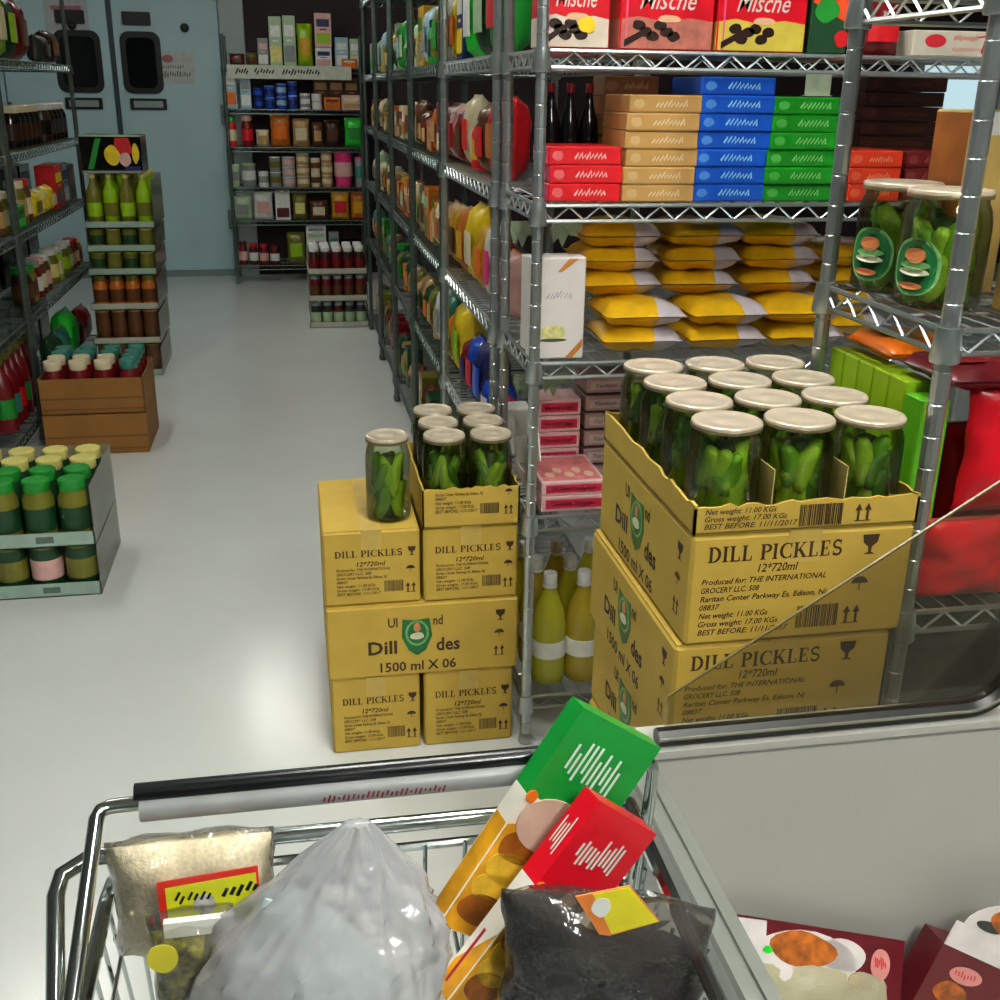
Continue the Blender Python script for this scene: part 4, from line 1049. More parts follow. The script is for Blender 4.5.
# reserve cartons added above both aisle sides to shade the shelves
rb = M('reserve board',(.5,.37,.2),.8,noise=.1)
def unseen(lab, x, y, w_, d_, h, grp):
    t = thing('shade_carton', lab, 'box', (x,y,2.062), 0, grp)
    G().cbox(-w_/2,-d_/2,0,w_/2,d_/2,h,.005).build('body', rb, t)
    G().box(-w_/2-.0004,-.03,h,w_/2+.0004,.03,h+.0006).build('packing_tape', M('packing tape'), t)
for k, y in enumerate((4.44,4.90,5.44,5.86,6.28,6.68)): unseen('brown reserve carton above the left shelves, %s from the near end' % ORD[k], -1.40, y, .36, .39, .3, 'reserve cartons above the left shelves')
for k, y in enumerate([v for a, b in AY for v in (a+.235, b-.235)]): unseen('brown reserve carton above the right aisle shelves, %s from the near end' % ORD[k], .68, y, .30, .38, .3, 'reserve cartons above the right aisle shelves')

# ------------------------------------------------------------------ goods on the back wall shelving
BX = -.455
def brow(z, items, where):
    """items: (px0, px1, height px, kind, c1, c2, c3, stack)"""
    u = .00775; n = 0
    for it in items:
        p0, p1, hp, kind, c1, c2 = it[:6]; c3 = it[6] if len(it) > 6 else None; st = it[7] if len(it) > 7 else 1
        x0 = -.47+(p0-220)*u; w_ = (p1-p0)*u*.96; h = hp*.0088/st
        d_ = min(w_,.12) if kind != 'bag' else .09
        for s in range(st):
            lab = '%s %s, %s trim, %s from left, %s' % (c1, kind, c2, ORD[n], where)
            if st > 1: lab += ', %s up' % ORD[s]
            item(kind, c1, c2, w_, h-.001, d_, lab, (x0+w_/2, 9.47+(0 if kind in ('carton','pack') else d_/2), z+.001+s*h), 0, 'goods on the '+where, n, c3)
        n += 1
brow(ZB[5], [(226,242,11,'bag','maroon','brown','dark brown'),(243,254,12,'bag','olive','brown','dark brown'),(255,266,24,'carton','grey','white','pale pink'),(267,280,42,'carton','pale green','pale yellow','white'),(281,294,43,'carton','pale green','grey','white'),
             (295,311,37,'bag','lime','gold','olive'),(313,330,17,'carton','white','pale pink','navy'),(333,347,26,'carton','pale blue','white','white'),(348,359,25,'carton','pale green','cream','white')], 'top shelf by back wall')
item('carton','pale pink','lime',.13,.25,.1,'pale pink carton with lime panel stacked on the back wall top shelf',(-.47+(321.5-220)*.00775,9.47,ZB[5]+.153),0,None,0,'navy')
item('pack','amber','orange',.12,.07,.02,'amber packet leaning at the right of the back top shelf',(-.47+(347-220)*.00775,9.447,ZB[5]+.001),0,None,0,'cream')
brow(ZB[4], [(219,232,34,'carton','pale blue','orange','white'),(235,246,28,'carton','pale blue','white','grey'),(248,258,18,'tub','navy','blue','blue',2),(259,270,20,'tub','blue','pale blue','navy',2),(271,282,22,'tub','blue','pale blue','pale blue',2),(283,293,24,'tub','blue','white','navy',2),
             (295,306,14,'can','white','white','grey',2),(307,318,14,'can','white','grey','white',2),(320,337,11,'pack','orange','amber','brown'),(338,359,13,'pack','pale pink','tan','cream')], 'blue tub shelf by back wall')
for k in range(3): item('carton','brown','dark brown',.12,.25,.1,'brown carton behind the orange packets, %s from the left, back wall shelving' % ORD[k],(.285+k*.125,9.64,ZB[4]+.001),0,'brown cartons on the back wall shelving',k,'tan')
brow(ZB[3], [(219,229,26,'jar','red','green','cream'),(233,246,27,'jar','dark red','pale pink','red'),(248,262,15,'bag','cream','tan','white'),(263,284,28,'bag','amber','orange','cream'),(286,304,25,'bag','tan','cream','brown'),(306,318,22,'bag','brown','tan','dark brown'),(319,336,24,'bag','dark brown','brown','tan'),(340,361,26,'bag','bright green','green','white')], 'third shelf by back wall')
brow(ZB[2], [(220,229,20,'can','pale green','white','grey'),(231,246,21,'can','grey','pale green','white'),(248,259,14,'can','white','white','grey'),(260,272,27,'can','grey','white','olive',2),(273,287,27,'can','silver','white','pale pink',3),(288,302,30,'can','tan','white','cream',3),(303,313,26,'can','cream','white','brown',2),(314,326,32,'can','tan','white','cream',3),(328,348,32,'tub','pink','pink','pale pink'),(350,360,27,'can','grey','pink','teal')], 'tin shelf by back wall')
brow(ZB[1], [(220,240,22,'bag','pale green','grey','white'),(241,262,26,'bag','white','pale pink','grey'),(264,280,27,'carton','white','maroon','white'),(282,298,24,'bag','olive','pale yellow','brown'),(300,320,18,'bag','brown','cream','maroon'),(323,343,26,'bag','gold','red','orange'),(344,361,25,'bag','amber','gold','brown')], 'fifth shelf by back wall')
brow(ZB[0], [(222,232,22,'jar','dark red','maroon','pale pink'),(233,243,20,'jar','maroon','red','white'),(244,254,19,'jar','dark red','red','pale pink'),(255,266,18,'jar','maroon','dark red','white'),(274,294,30,'bag','olive','lime','green'),(295,317,36,'carton','white','pale green','grey',3),(319,330,30,'carton','grey','white','teal'),(331,353,22,'carton','black','charcoal','dark brown')], 'lowest shelf by back wall')
t = thing('shelf_sign', 'long white printed strip clipped to the back shelf front edge', 'sign', (-.443,9.432,1.612))
G().box(0,0,0,.97,.004,.1).build('strip', M('strip white',(.8,.82,.74),.5), t)
g = G(); mp = front(0,0,0); strokes(g, mp, .06,.03,.10,.05,5,1,.012); strokes(g, mp, .2,.03,.16,.05,7,2,.012); strokes(g, mp, .42,.03,.3,.05,13,3,.012); g.build('lettering', clr('charcoal'), t)

# ------------------------------------------------------------------ trays and cartons on the floor
tray_m = M('tray board pale',(.62,.72,.66),.5,noise=.08); tray_w = M('tray board white',(.74,.75,.68),.5)
def tray(label, x0, y0, z0, w_, d_, h, mat, group, film_h=0.0, mark=False):
    t = thing('jar_tray', label, 'tray', (x0+w_/2,y0+d_/2,z0), 0, group); a, b = w_/2, d_/2
    G().box(-a,-b,0,a,b,.004).build('base', mat, t)
    c = .012
    G().box(-a,-b,0,a,-b+.004,h).build('front_wall', mat, t); G().box(-a,b-.004,0,a,b,h).build('back_wall', mat, t)
    G().box(-a,-b,0,-a+.004,b,h).build('side_wall', mat, t); G().box(a-.004,-b,0,a,b,h).build('side_wall', mat, t)
    if mark: G().prism([(w_*.60,h*.3),(w_*.72,h*.3),(w_*.72,h*.75),(w_*.60,h*.75)], front(-a,-b,0), .0006).build('stamp', M('stamp grey',(.35,.42,.38),.6), t)
    if film_h: G().box(a,-b,.004,a+.0008,b,film_h).box(-a,b,.004,a,b+.0008,film_h).build('shrink_film', film('shrink film',(.88,.9,.82),.3,.12,.25,(.75,.75,.6)), t)
    return t
def tray_goods(desc, group, kind, x0, y0, z, w_, d_, nx, ny, h, col, dia=None):
    dia = dia or min(w_/nx, d_/ny)*.93
    for j in range(ny):
        for i in range(nx):
            c1, c2, c3 = col(i, j)
            item(kind, c1, c2, dia, h, dia, '%s, %s row back, %s from the left' % (desc, ORD[j], ORD[i]), (x0+w_*(i+.5)/nx, y0+d_*(j+.5)/ny, z), 0, group, 0, c3)
# nearest trays, lower left
NX, NY, NW, ND = -1.115, 3.385, .445, .44
tray('pale lower tray of canned goods, lower left on the floor', NX,NY,.0,NW,ND,.046,tray_m,'pale trays lower left', .17, True)
tray_goods('dark olive tin in the lower pale tray', 'tins in the lower pale tray', 'can', NX+.008,NY+.008,.0045,NW-.016,ND-.016,4,4,.166,lambda i,j: ('dark green','olive','olive' if i % 2 else 'pale pink'))
tray('pale upper tray of green-lidded jars, lower left', NX,NY,.173,NW,ND,.048,tray_m,'pale trays lower left', .2, True)
tray_goods('olive jar in the upper pale tray', 'jars in the upper pale tray', 'jar', NX+.008,NY+.008,.178,NW-.016,ND-.016,4,4,.205,lambda i,j: ('olive' if j == 0 else 'dark green','green' if j < 2 else 'pale yellow','dark green'))
# brown carton pair with red jars
BXx, BYy, BW, BD = -1.125, 4.885, .44, .40
board = M('brown board',(.56,.38,.14),.75,noise=.12,scale=8,bump=.05)
for k, (z, h) in enumerate(((0,.185),(.187,.16))):
    t = thing('brown_carton', ('plain brown carton on the floor under the red jars','open brown carton full of red jars with pale lids')[k], 'box', (BXx+BW/2,BYy+BD/2,z), 0, 'brown cartons on the left')
    a, b = BW/2, BD/2
    if k == 0: G().cbox(-a,-b,0,a,b,h,.004).build('body', board, t)
    else:
        G().box(-a,-b,0,a,b,.004).build('base', board, t)
        G().box(-a,-b,0,a,-b+.004,h).build('front_wall', board, t); G().box(-a,b-.004,0,a,b,h).build('back_wall', board, t)
        G().box(-a,-b,0,-a+.004,b,h).build('side_wall', board, t); G().box(a-.004,-b,0,a,b,h).build('side_wall', board, t)
    G().box(-a+.002,-b-.0005,h*.42,a-.002,-b,h*.47).box(-a+.002,-b-.0005,h*.12,a-.002,-b,h*.16).build('printed_line', M('brown board line',(.46,.29,.09),.7), t)
tray_goods('dark red jar in the open brown carton', 'jars in the brown carton', 'jar', BXx+.008,BYy+.008,.192,BW-.016,BD-.016,4,4,.225,lambda i,j: ('dark red','cream' if j < 2 and i < 3 else 'teal','maroon'))
# tall stack of trays towards the cold room
TX, TY, TW, TD = -1.13, 6.33, .36, .52
lev = [(0,.184,'can'),(.186,.19,'can'),(.378,.19,'jar'),(.57,.124,'can'),(.696,.124,'can'),(.822,.285,'bottle')]
tcol = [('brown','olive','brown'),('brown','tan','brown'),('amber','olive','brown'),('olive','lime','dark green'),('olive','olive','dark green'),('olive','pale yellow','lime')]
for k, (z, h, kd) in enumerate(lev):
    tray('pale tray in the tall stack on the left, %s from the floor' % ORD[k], TX+.012*k*.5,TY,z,TW,TD,.035,tray_w if k in (1,2) else tray_m,'trays in the tall left stack', h*.9)
    tray_goods('%s, tall left stack, %s tier' % ({'can':'olive-brown tin','jar':'amber jar','bottle':'olive bottle'}[kd], ORD[k]), 'goods in the tall left stack, %s tier' % ORD[k], kd, TX+.006*k+.008,TY+.008,z+.0045,TW-.016,TD-.016,4,5,h-.008,
               lambda i,j,k=k: (tcol[k] if not (k > 2 and i % 2) else ('lime' if k == 5 else 'olive','pale yellow','olive')))
t = thing('display_box', 'dark display box with yellow and red shapes on the tall tray stack', 'box', (TX+.2,TY+.15,1.108))
G().cbox(-.155,-.13,0,.155,.13,.19,.004).build('body', clr('black'), t); mp = front(-.155,-.13,0)
G().prism([(.03,.02),(.06,.02),(.11,.175),(.08,.175)], mp, .0006).build('green_stripe', clr('green'), t)
G().prism(blob(.16,.09,.045,.06,2), mp, .001).build('yellow_shape', clr('yellow'), t)
G().prism([(.17,.10),(.27,.10),(.25,.18),(.18,.18)], mp, .0008).build('red_shape', clr('red'), t)
G().prism(blob(.225,.07,.035,.04,4), mp, .0014).build('pink_shape', clr('pale pink'), t)
G().prism(blob(.28,.1,.02,.06,5), mp, .001).build('yellow_shape', clr('yellow'), t)
G().prism([(.22,.008),(.30,.008),(.30,.035),(.22,.035)], mp, .0008).build('blue_shape', clr('navy'), t)
G().box(-.155,-.132,.185,.155,-.128,.195).build('rim', clr('pale green'), t)
G().box(-.157,-.134,-.0,.157,-.13,.012).build('lower_rim', clr('grey'), t)
# small stack of white trays at the far right of the aisle
SX, SY, SW, SD = .085, 7.55, .40, .36
for k in range(3):
    z = k*.182
    tray('white tray of dark jars at the aisle end, %s from the floor' % ORD[k], SX,SY,z,SW,SD,.04,tray_w,'white trays at the aisle end', .15)
    tray_goods('dark jar, white trays at aisle end, %s tier' % ORD[k], 'jars in the aisle end trays, %s tier' % ORD[k], 'jar', SX+.008,SY+.008,z+.0045,SW-.016,SD-.016,5,4,.172,
               lambda i,j,k=k: (('charcoal','dark red','dark brown')[k] if i != 2 else 'maroon', 'grey' if k < 2 else 'white', ('pale green','brown','dark red')[k]))

# ------------------------------------------------------------------ chest freezer at the right
FX0, FX1, FY0, FY1, FZ = .358, 1.42, .28, 1.118, .80
liner = M('freezer liner',(.70,.70,.67),.45,noise=.03,scale=5); enamel = M('freezer enamel',(.72,.73,.71),.35)
alu = M('rim aluminium',(.55,.57,.54),.38,.55,noise=.06)
t = thing('chest_freezer', 'white open chest freezer beside the trolley', 'freezer', ((FX0+FX1)/2,(FY0+FY1)/2,0))
ox, oy = -(FX0+FX1)/2, -(FY0+FY1)/2
def fb(g, x0,y0,z0,x1,y1,z1): return g.box(x0+ox,y0+oy,z0,x1+ox,y1+oy,z1)
IX0, IX1, IY0, IY1, IZ = FX0+.026, FX1-.04, FY0+.045, 1.062, .36
c = G(); fb(c,FX0,FY0,.05,FX1,IY0-.004,FZ); fb(c,FX0,IY1+.004,.05,FX1,FY1,FZ); fb(c,FX0,IY0-.004,.05,IX0-.004,IY1+.004,FZ); fb(c,IX1+.004,IY0-.004,.05,FX1,IY1+.004,FZ); fb(c,IX0-.004,IY0-.004,.05,IX1+.004,IY1+.004,IZ-.004)
c.build('cabinet', enamel, t)
l = G(); fb(l,IX0-.004,IY0,IZ-.004,IX1+.004,IY1,IZ); fb(l,IX0-.004,IY1,IZ-.004,IX1+.004,IY1+.004,FZ-.006); fb(l,IX0-.004,IY0-.004,IZ-.004,IX1+.004,IY0,FZ-.006); fb(l,IX0-.004,IY0,IZ,IX0,IY1,FZ-.006); fb(l,IX1,IY0,IZ,IX1+.004,IY1,FZ-.006)
l.build('liner', liner, t)
r_ = G(); fb(r_,FX0-.004,FY0-.004,FZ,IX0+.002,FY1,FZ+.012); r_.build('rim', alu, t)
r_ = G(); fb(r_,IX0+.002,IY1-.002,FZ,FX1,FY1,FZ+.010); r_.build('rim', liner, t)
r_ = G(); fb(r_,IX0+.002,FY0-.004,FZ,FX1,IY0+.002,FZ+.012); r_.build('rim', alu, t)
r_ = G(); fb(r_,IX1-.002,IY0+.002,FZ,FX1+.004,IY1-.002,FZ+.012); r_.build('rim', alu, t)
rl = G(); fb(rl,FX0+.012,FY0,FZ+.012,FX0+.018,IY1,FZ+.017); rl.build('rim_rail', alu, t)
for x in (FX0+.06,FX1-.06):
    for y in (FY0+.06,FY1-.06): G().lathe([(.02,0),(.02,.035),(.012,.05)],10,(x+ox,y+oy,0)).build('foot', rub, t, True)
# glass guard standing on the back rim, sloping upper edge, black gasket below and round the right corner
gy = 1.079
gt = thing('glass_guard', 'clear glass guard with dark gasket standing on the freezer back rim', 'glass', (.64,gy,FZ+.0105))
base = FZ+.0105
def W2(x, z): return (x-.64, z-base)
poly = [W2(.412,base+.012), W2(.412,.874), W2(.80,1.125), W2(.872,1.172)] + [W2(.872-.06+.06*math.cos(a_), base+.072+.06*math.sin(a_)) for a_ in [-(PI/2)*i/6 for i in range(7)]]
G().prism(poly, front(0,.003,0), .006).build('pane', film('guard glass',(.80,.79,.70),.1,.02), gt)
gp = [(.402-.64,0,.008)] + [(.872-.06-.64+.066*math.cos(a_), 0, .074+.066*math.sin(a_)) for a_ in [-(PI/2)+(PI/2)*i/8 for i in range(9)]] + [(.878-.64,0,.36)]
G().tube(gp, .0125, 8).build('gasket', M('dark gasket',(.09,.09,.08),.35), gt, True)
gp2 = [(p[0], -.0125, p[2]+.004) for p in gp[:10]]
G().tube(gp2, .0022, 6).build('gasket_bead', M('gasket bead',(.45,.45,.4),.25), gt, True)
G().tube([(poly[1][0],0,poly[1][1]),(poly[3][0],0,poly[3][1])], .0022, 6).build('top_edge', M('glass edge',(.42,.36,.2),.3), gt, True)

def frame3(P00, P10, PB, wfirst=False):
    """right-handed face frame: u along the top edge, v down the long edge, h towards the viewer"""
    P00, P10, PB = Vector(P00), Vector(P10), Vector(PB)
    L = (PB-P00)
    if wfirst: wd = (P10-P00).normalized(); L = L-wd*L.dot(wd)
    ll = L.length; Ld = L/ll
    W_ = (P10-P00); W_ = W_-Ld*W_.dot(Ld); wl = W_.length; Wd = W_/wl
    N = Wd.cross(Ld)
    if N.dot(CP-P00) < 0: N = -N
    return P00, Wd, Ld, N, wl, ll
def fbox(g, fr, u0, u1, v0, v1, h0, h1, org):
    P, U, V, N = fr[:4]; c_ = P+U*((u0+u1)/2)+V*((v0+v1)/2)+N*((h0+h1)/2)-org
    return g.obox(c_, U*((u1-u0)/2), V*((v1-v0)/2), N*((h1-h0)/2))
def fmap(fr, org, off=0.0):
    P, U, V, N = fr[:4]
    return lambda u, v, h: tuple(P+U*u+V*v+N*(h+off)-org)
def fside(fr, org, th, off=0.0):
    """the long left side of a box in frame fr: u runs from the back edge to the front edge, v down"""
    P, U, V, N = fr[:4]
    return lambda u, v, h: tuple(P-N*(th-u)+V*v-U*(h+off)-org)

maro = M('maroon card',(.36,.05,.09),.35,noise=.08); cardw = M('card white print',(.88,.85,.84),.4); crust = M('crust picture',(.68,.36,.1),.45,noise=.5,scale=70)
# first frozen packet: bag with a header card, leaning on the back liner
fr = frame3(at_y(735,914,1.036), at_y(905,941,1.036), at_y(752,958,1.010), True)
W_, L_ = fr[4], .082
org = Vector((fr[0]+fr[1]*W_/2)); org.z = IZ+.001
t = thing('frozen_packet', 'clear bag of pale frozen food with maroon and white header card in the freezer', 'packet', org)
g = G(); fbox(g, fr, 0, W_, 0, L_, -.006, 0, org); hd = g.build('header_card', maro, t)
mp = fmap(fr, org)
G().prism([(.002,.003),(W_*.18,.002),(W_*.2,L_*.9),(W_*.1,L_*.78),(.012,L_*.6)], mp, .0006).build('white_end', cardw, hd)
G().prism(blob(W_*.42,L_*.5,W_*.33,L_*.44,3,18,.12), mp, .001).build('white_field', cardw, hd)
G().prism(blob(W_*.63,L_*.36,W_*.15,L_*.26,4,14,.12), mp, .001).build('white_field', cardw, hd)
G().prism(blob(W_*.40,L_*.36,W_*.21,L_*.30,5,16,.2), mp, .0016).build('food_picture', crust, hd)
G().prism(blob(W_*.2,L_*.44,W_*.03,L_*.07,6,10,.3), mp, .002).build('garnish_picture', clr('bright green'), hd)
G().prism(ell(W_*.86,L_*.42,W_*.058,L_*.24), mp, .0012).build('brand_oval', M('oval pink',(.85,.55,.53),.4), hd)
g = G(); mpr = fmap(fr, org, .0012); strokes(g, lambda u,v,h: mpr(u,v,h), W_*.82,L_*.3,W_*.07,L_*.2,6,3,.002,.2); g.build('oval_lettering', M('seal red'), hd)
G().prism(ell(W_*.72,L_*.72,W_*.045,L_*.13), mp, .0012).build('small_seal', clr('amber'), hd)
P, U, V, N = fr[:4]
bg = pillow(W_*.86, .20, .05, 12, 14, 3, .006)
bl_ = (P.z-L_*.45*abs(V.z)-IZ-.02)/abs(V.z)
bg.v = [tuple(P+U*(W_*.53+p[0]) + V*(L_*.45+bl_*(1-p[2]/.20)) + N*(-p[1]-.012) - org) for p in bg.v]
bg.build('bag', film('frozen bag film',(.9,.88,.75),.3,.1,.8,(.72,.68,.45),.6,40), t, True, 80)
# second frozen packet: carton with an arched picture panel
fr = frame3(at_y(944,943,1.0), at_y(1060,985,.985), at_y(947,1060,.972), True)
W_, L_ = .17, max(.12, (fr[0].z-IZ-.012)/abs(fr[2].z))
org = Vector(fr[0]+fr[1]*W_/2); org.z = IZ+.001
t = thing('frozen_carton', 'maroon frozen food carton with arched picture top in the freezer corner', 'box', org)
g = G(); fbox(g, fr, 0, W_, 0, L_, -.045, 0, org); g.build('body', maro, t)
mp = fmap(fr, org)
G().prism([(0,-.035),(.018,-.035),(W_,-.035),(W_,.0),(0,.0)][0:1]+[(W_,-.03),(W_,.012),(0,.0)], mp, .002).build('white_band', cardw, t)
ar = [(.012+.10*(1-math.cos(a_)), -.033-.052*math.sin(a_)) for a_ in [PI*i/14 for i in range(15)]]
ap = G().prism(ar, mp, .002).build('arched_panel', cardw, t)
G().prism(blob(.105,-.055,.065,.024,9,16,.15), mp, .003).build('food_picture', crust, ap)
G().prism(blob(.05,-.042,.026,.008,8), mp, .0026).build('plate_picture', clr('charcoal'), ap)
G().prism(ell(.055,.033,.026,.012), mp, .0012).build('brand_oval', M('oval pink'), t)
g = G(); strokes(g, fmap(fr,org,.0012), .035,.027,.036,.012,7,4,.002,.2); g.build('oval_lettering', M('seal red'), t)
G().prism(blob(.045,.062,.032,.018,12,14,.3), mp, .001).build('food_picture', crust, t)

# ------------------------------------------------------------------ shopping trolley
tch = M('trolley chrome',(.72,.75,.74),.14,1.0,noise=.05); tdk = M('trolley grip black',(.05,.06,.07),.22); tgr = M('trolley grip grey',(.55,.56,.56),.35)
TXL, TXR, TYB, TYF = -.185, .281, .815, .02
RZ = .93
cx = (TXL+TXR)/2
t = thing('shopping_trolley', 'chrome wire shopping trolley with black and grey handle', 'trolley', (cx,.42,0))
o3 = Vector((cx,.42,0))
def L3(*ps): return [tuple(Vector(p)-o3) for p in ps]
HZ, HY = 1.0, .787
hx0, hx1 = -.147, .266
h = G().tube(L3((hx0,HY,HZ-.006),(hx1,HY,HZ-.006)), .0105, 12).build('handle_grip', tgr, t, True)
G().tube(L3((hx0-.004,HY+.005,HZ+.006),(hx1+.004,HY+.005,HZ+.006)), .0085, 12).build('grip_cover', tdk, h, True)
g = G(); mpg = lambda u, v, hh: (u-o3.x, HY-.0108-.0004-o3.y, HZ-.006+v)
strokes(g, mpg, .0,-.004,.105,.008,26,9,.0016,.3); g.build('grip_lettering', clr('dark red'), h)
arm = at_y(72,1000,.62)
G().tube(L3((hx0,HY,HZ),(-.170,.786,1.0),(-.177,.783,.999),(-.1795,.775,.997),tuple(arm),(-.18,.50,.90),(-.18,.44,RZ-.04)), .0062, 10).build('handle_arm', tch, t, True)
G().tube(L3((hx1,HY,HZ),(.284,.787,.998),(.292,.789,.985),(.294,.795,.95),(.294,.803,.90),(.288,.803,.80),(.275,.80,.56)), .0062, 10).build('handle_arm', tch, t, True)
G().tube(L3((TXR-.005,TYB,RZ),(-.15,TYB+.004,RZ),(-.20,TYB,RZ-.001),(-.219,TYB-.014,RZ-.004),(-.222,TYB-.03,RZ-.012),(-.205,.66,RZ-.06),(-.19,.5,RZ-.07)), .0075, 10).build('rim_rail', tch, t, True)
G().tube(L3((-.15,TYB-.004,RZ-.021),(TXR-.005,TYB-.004,RZ-.021)), .0045, 8).build('rim_rail', tch, t, True)
G().tube(L3((TXR,TYB,RZ),(TXR,TYF,RZ-.03),(TXR-.02,TYF-.01,RZ-.03),(TXL+.02,TYF-.01,RZ-.03),(TXL,TYF,RZ-.03),(TXL,.5,RZ-.03),(TXL,TYB-.02,RZ-.03),(TXL+.004,TYB,RZ-.026)), .0065, 8).build('rim_rail', tch, t, True)
BZ = .50
def panel(name, pts_fn, n):
    g = G()
    for i in range(n+1):
        a_, b_ = pts_fn(i/n); g.tube(L3(a_, b_), .0021, 5)
    o = g.build(name, tch, t, True); o['kind'] = 'stuff'; return o
panel('rear_wires', lambda s: ((TXL+.02+(TXR-TXL-.03)*s,TYB-.008,RZ-.018),(TXL+.04+(TXR-TXL-.08)*s,TYB-.03,BZ)), 12)
panel('front_wires', lambda s: ((TXL+.02+(TXR-TXL-.04)*s,TYF,RZ-.03),(TXL+.06+(TXR-TXL-.12)*s,TYF+.1,BZ)), 12)
panel('side_wires', lambda s: ((TXL,TYF+.02+(TYB-TYF-.04)*s,RZ-.03),(TXL+.04,TYF+.1+(TYB-TYF-.13)*s,BZ)), 20)
panel('side_wires', lambda s: ((TXR,TYF+.02+(TYB-TYF-.04)*s,RZ-.03),(TXR-.04,TYF+.1+(TYB-TYF-.13)*s,BZ)), 20)
panel('floor_wires', lambda s: ((TXL+.04+(TXR-TXL-.08)*s,TYB-.03,BZ),(TXL+.04+(TXR-TXL-.08)*s,TYF+.1,BZ)), 14)
SZ = .862                                                        # fold-down child seat shelf near the handle
panel('seat_wires', lambda s: ((TXL+.01+(TXR-TXL-.02)*s,TYB-.012,SZ-.006),(TXL+.01+(TXR-TXL-.02)*s,.52,SZ-.006)), 11)
G().tube(L3((TXL,TYB-.012,SZ-.010),(TXR,TYB-.012,SZ-.010)), .0042, 8).tube(L3((TXL,.52,SZ-.010),(TXR,.52,SZ-.010)), .0042, 8).build('seat_rail', tch, t, True)
for x in (-.138,-.118):
    G().tube(L3((x,.742,SZ-.012),(x+.006,.66,SZ-.10),(x+.01,.60,SZ-.22)), .0055, 8).build('seat_strut', M('strut dark',(.25,.27,.27),.3,.8), t, True)
for x in (TXL+.03,TXR-.03):
    G().tube(L3((x,TYB-.05,BZ),(x,TYB-.06,.16),(x,TYB-.12,.12),(x,TYF+.16,.12)), .011, 8).build('leg_frame', tch, t, True)
    for y in (TYB-.09,TYF+.16):
        wv = G().lathe([(.02,-.013),(.055,-.013),(.06,-.006),(.06,.006),(.055,.013),(.02,.013)],16).build('wheel', rub, t, True)
        wv.location = (x-o3.x, y-o3.y, .06); wv.rotation_euler = (0,PI/2,0)
        G().box(x-o3.x-.018,y-o3.y-.012,.05,x-o3.x-.014,y-o3.y+.012,.13).box(x-o3.x+.014,y-o3.y-.012,.05,x-o3.x+.018,y-o3.y+.012,.13).box(x-o3.x-.018,y-o3.y-.012,.12,x-o3.x+.018,y-o3.y+.012,.13).build('castor_fork', steel, t)

# ------------------------------------------------------------------ shopping in the trolley
clearf = film('clear pack film',(.95,.95,.93),.25,.06,.06)
# bag of rice with yellow label
a = at_y(108,852,.765); b = at_y(272,858,.765)
W_ = b.x-a.x; H_ = a.z-SZ
t = thing('rice_bag', 'clear bag of cream rice with red-edged yellow label in the trolley', 'bag', ((a.x+b.x)/2,.768,SZ+.001))
pillow(W_,H_,.05,16,14,5,.003).build('rice', M('rice',(.93,.88,.75),.6,noise=.14,scale=220,bump=.35,bscale=260), t, True, 80)
bgm = pillow(W_*1.06,H_*1.05,.056,14,12,6,.003); bgm.build('film', film('rice bag film',(.97,.97,.95),.25,.08,.05,(1,1,1),.5,30), t, True, 80)
la = at_y(157,880,.728); lb = at_y(262,914,.728)
lx = (a.x+b.x)/2
mp = lambda u, v, hh: (la.x-lx+u, .728-.768-hh-.004, la.z-SZ+v)
LW, LH = lb.x-la.x, la.z-lb.z
lbo = G().prism([(0,0),(LW,.006),(LW,-LH),(0,-LH)], mp, .0008).build('label', M('label red edge',(.85,.15,.08),.4), t)
G().prism([(.006,-.006),(LW-.002,0),(LW-.002,-LH),(.006,-LH)], mp, .0014).build('label_field', M('label yellow',(.85,.86,.12),.4), lbo)
g = G(); m2 = lambda u, v, hh: mp(u, v, hh+.0016)
strokes(g, m2, .010,-.022,.03,.012,6,2,.002); strokes(g, m2, .012,-LH+.004,.02,.008,4,3,.002); strokes(g, m2, LW-.03,-.02,.028,.014,5,4,.003); g.build('label_lettering', clr('black'), lbo)
G().prism(blob(LW*.45,-LH*.55,LW*.13,LH*.24,4), m2, .0004).build('label_picture', M('grey picture',(.7,.7,.7),.5,noise=.4,scale=150), lbo)
# bag of green-yellow nuts
a = at_y(148,912,.715); b = at_y(232,912,.715); H_ = a.z-SZ
t = thing('nut_bag', 'clear bag of green and yellow nuts with white top in front of the rice', 'bag', ((a.x+b.x)/2,.712,SZ+.001))
W_ = b.x-a.x
pillow(W_,H_*.8,.035,10,10,3,.003).build('nuts', M('pistachio',(.50,.48,.13),.6,noise=.75,scale=110,bump=.6,bscale=120), t, True, 80)
pillow(W_*1.06,H_,.042,10,10,4,.003).build('film', clearf, t, True, 80)
G().box(-W_*.3,-.012,H_*.82,W_*.55,-.006,H_*.98).build('white_header', M('header white',(.88,.88,.84),.4), t)
G().prism(blob(-W_*.32,H_*.72,W_*.2,H_*.16,3,24,.12), front(0,-.0225,0), .0008).build('yellow_sticker', M('nut yellow',(.8,.76,.12),.4), t)
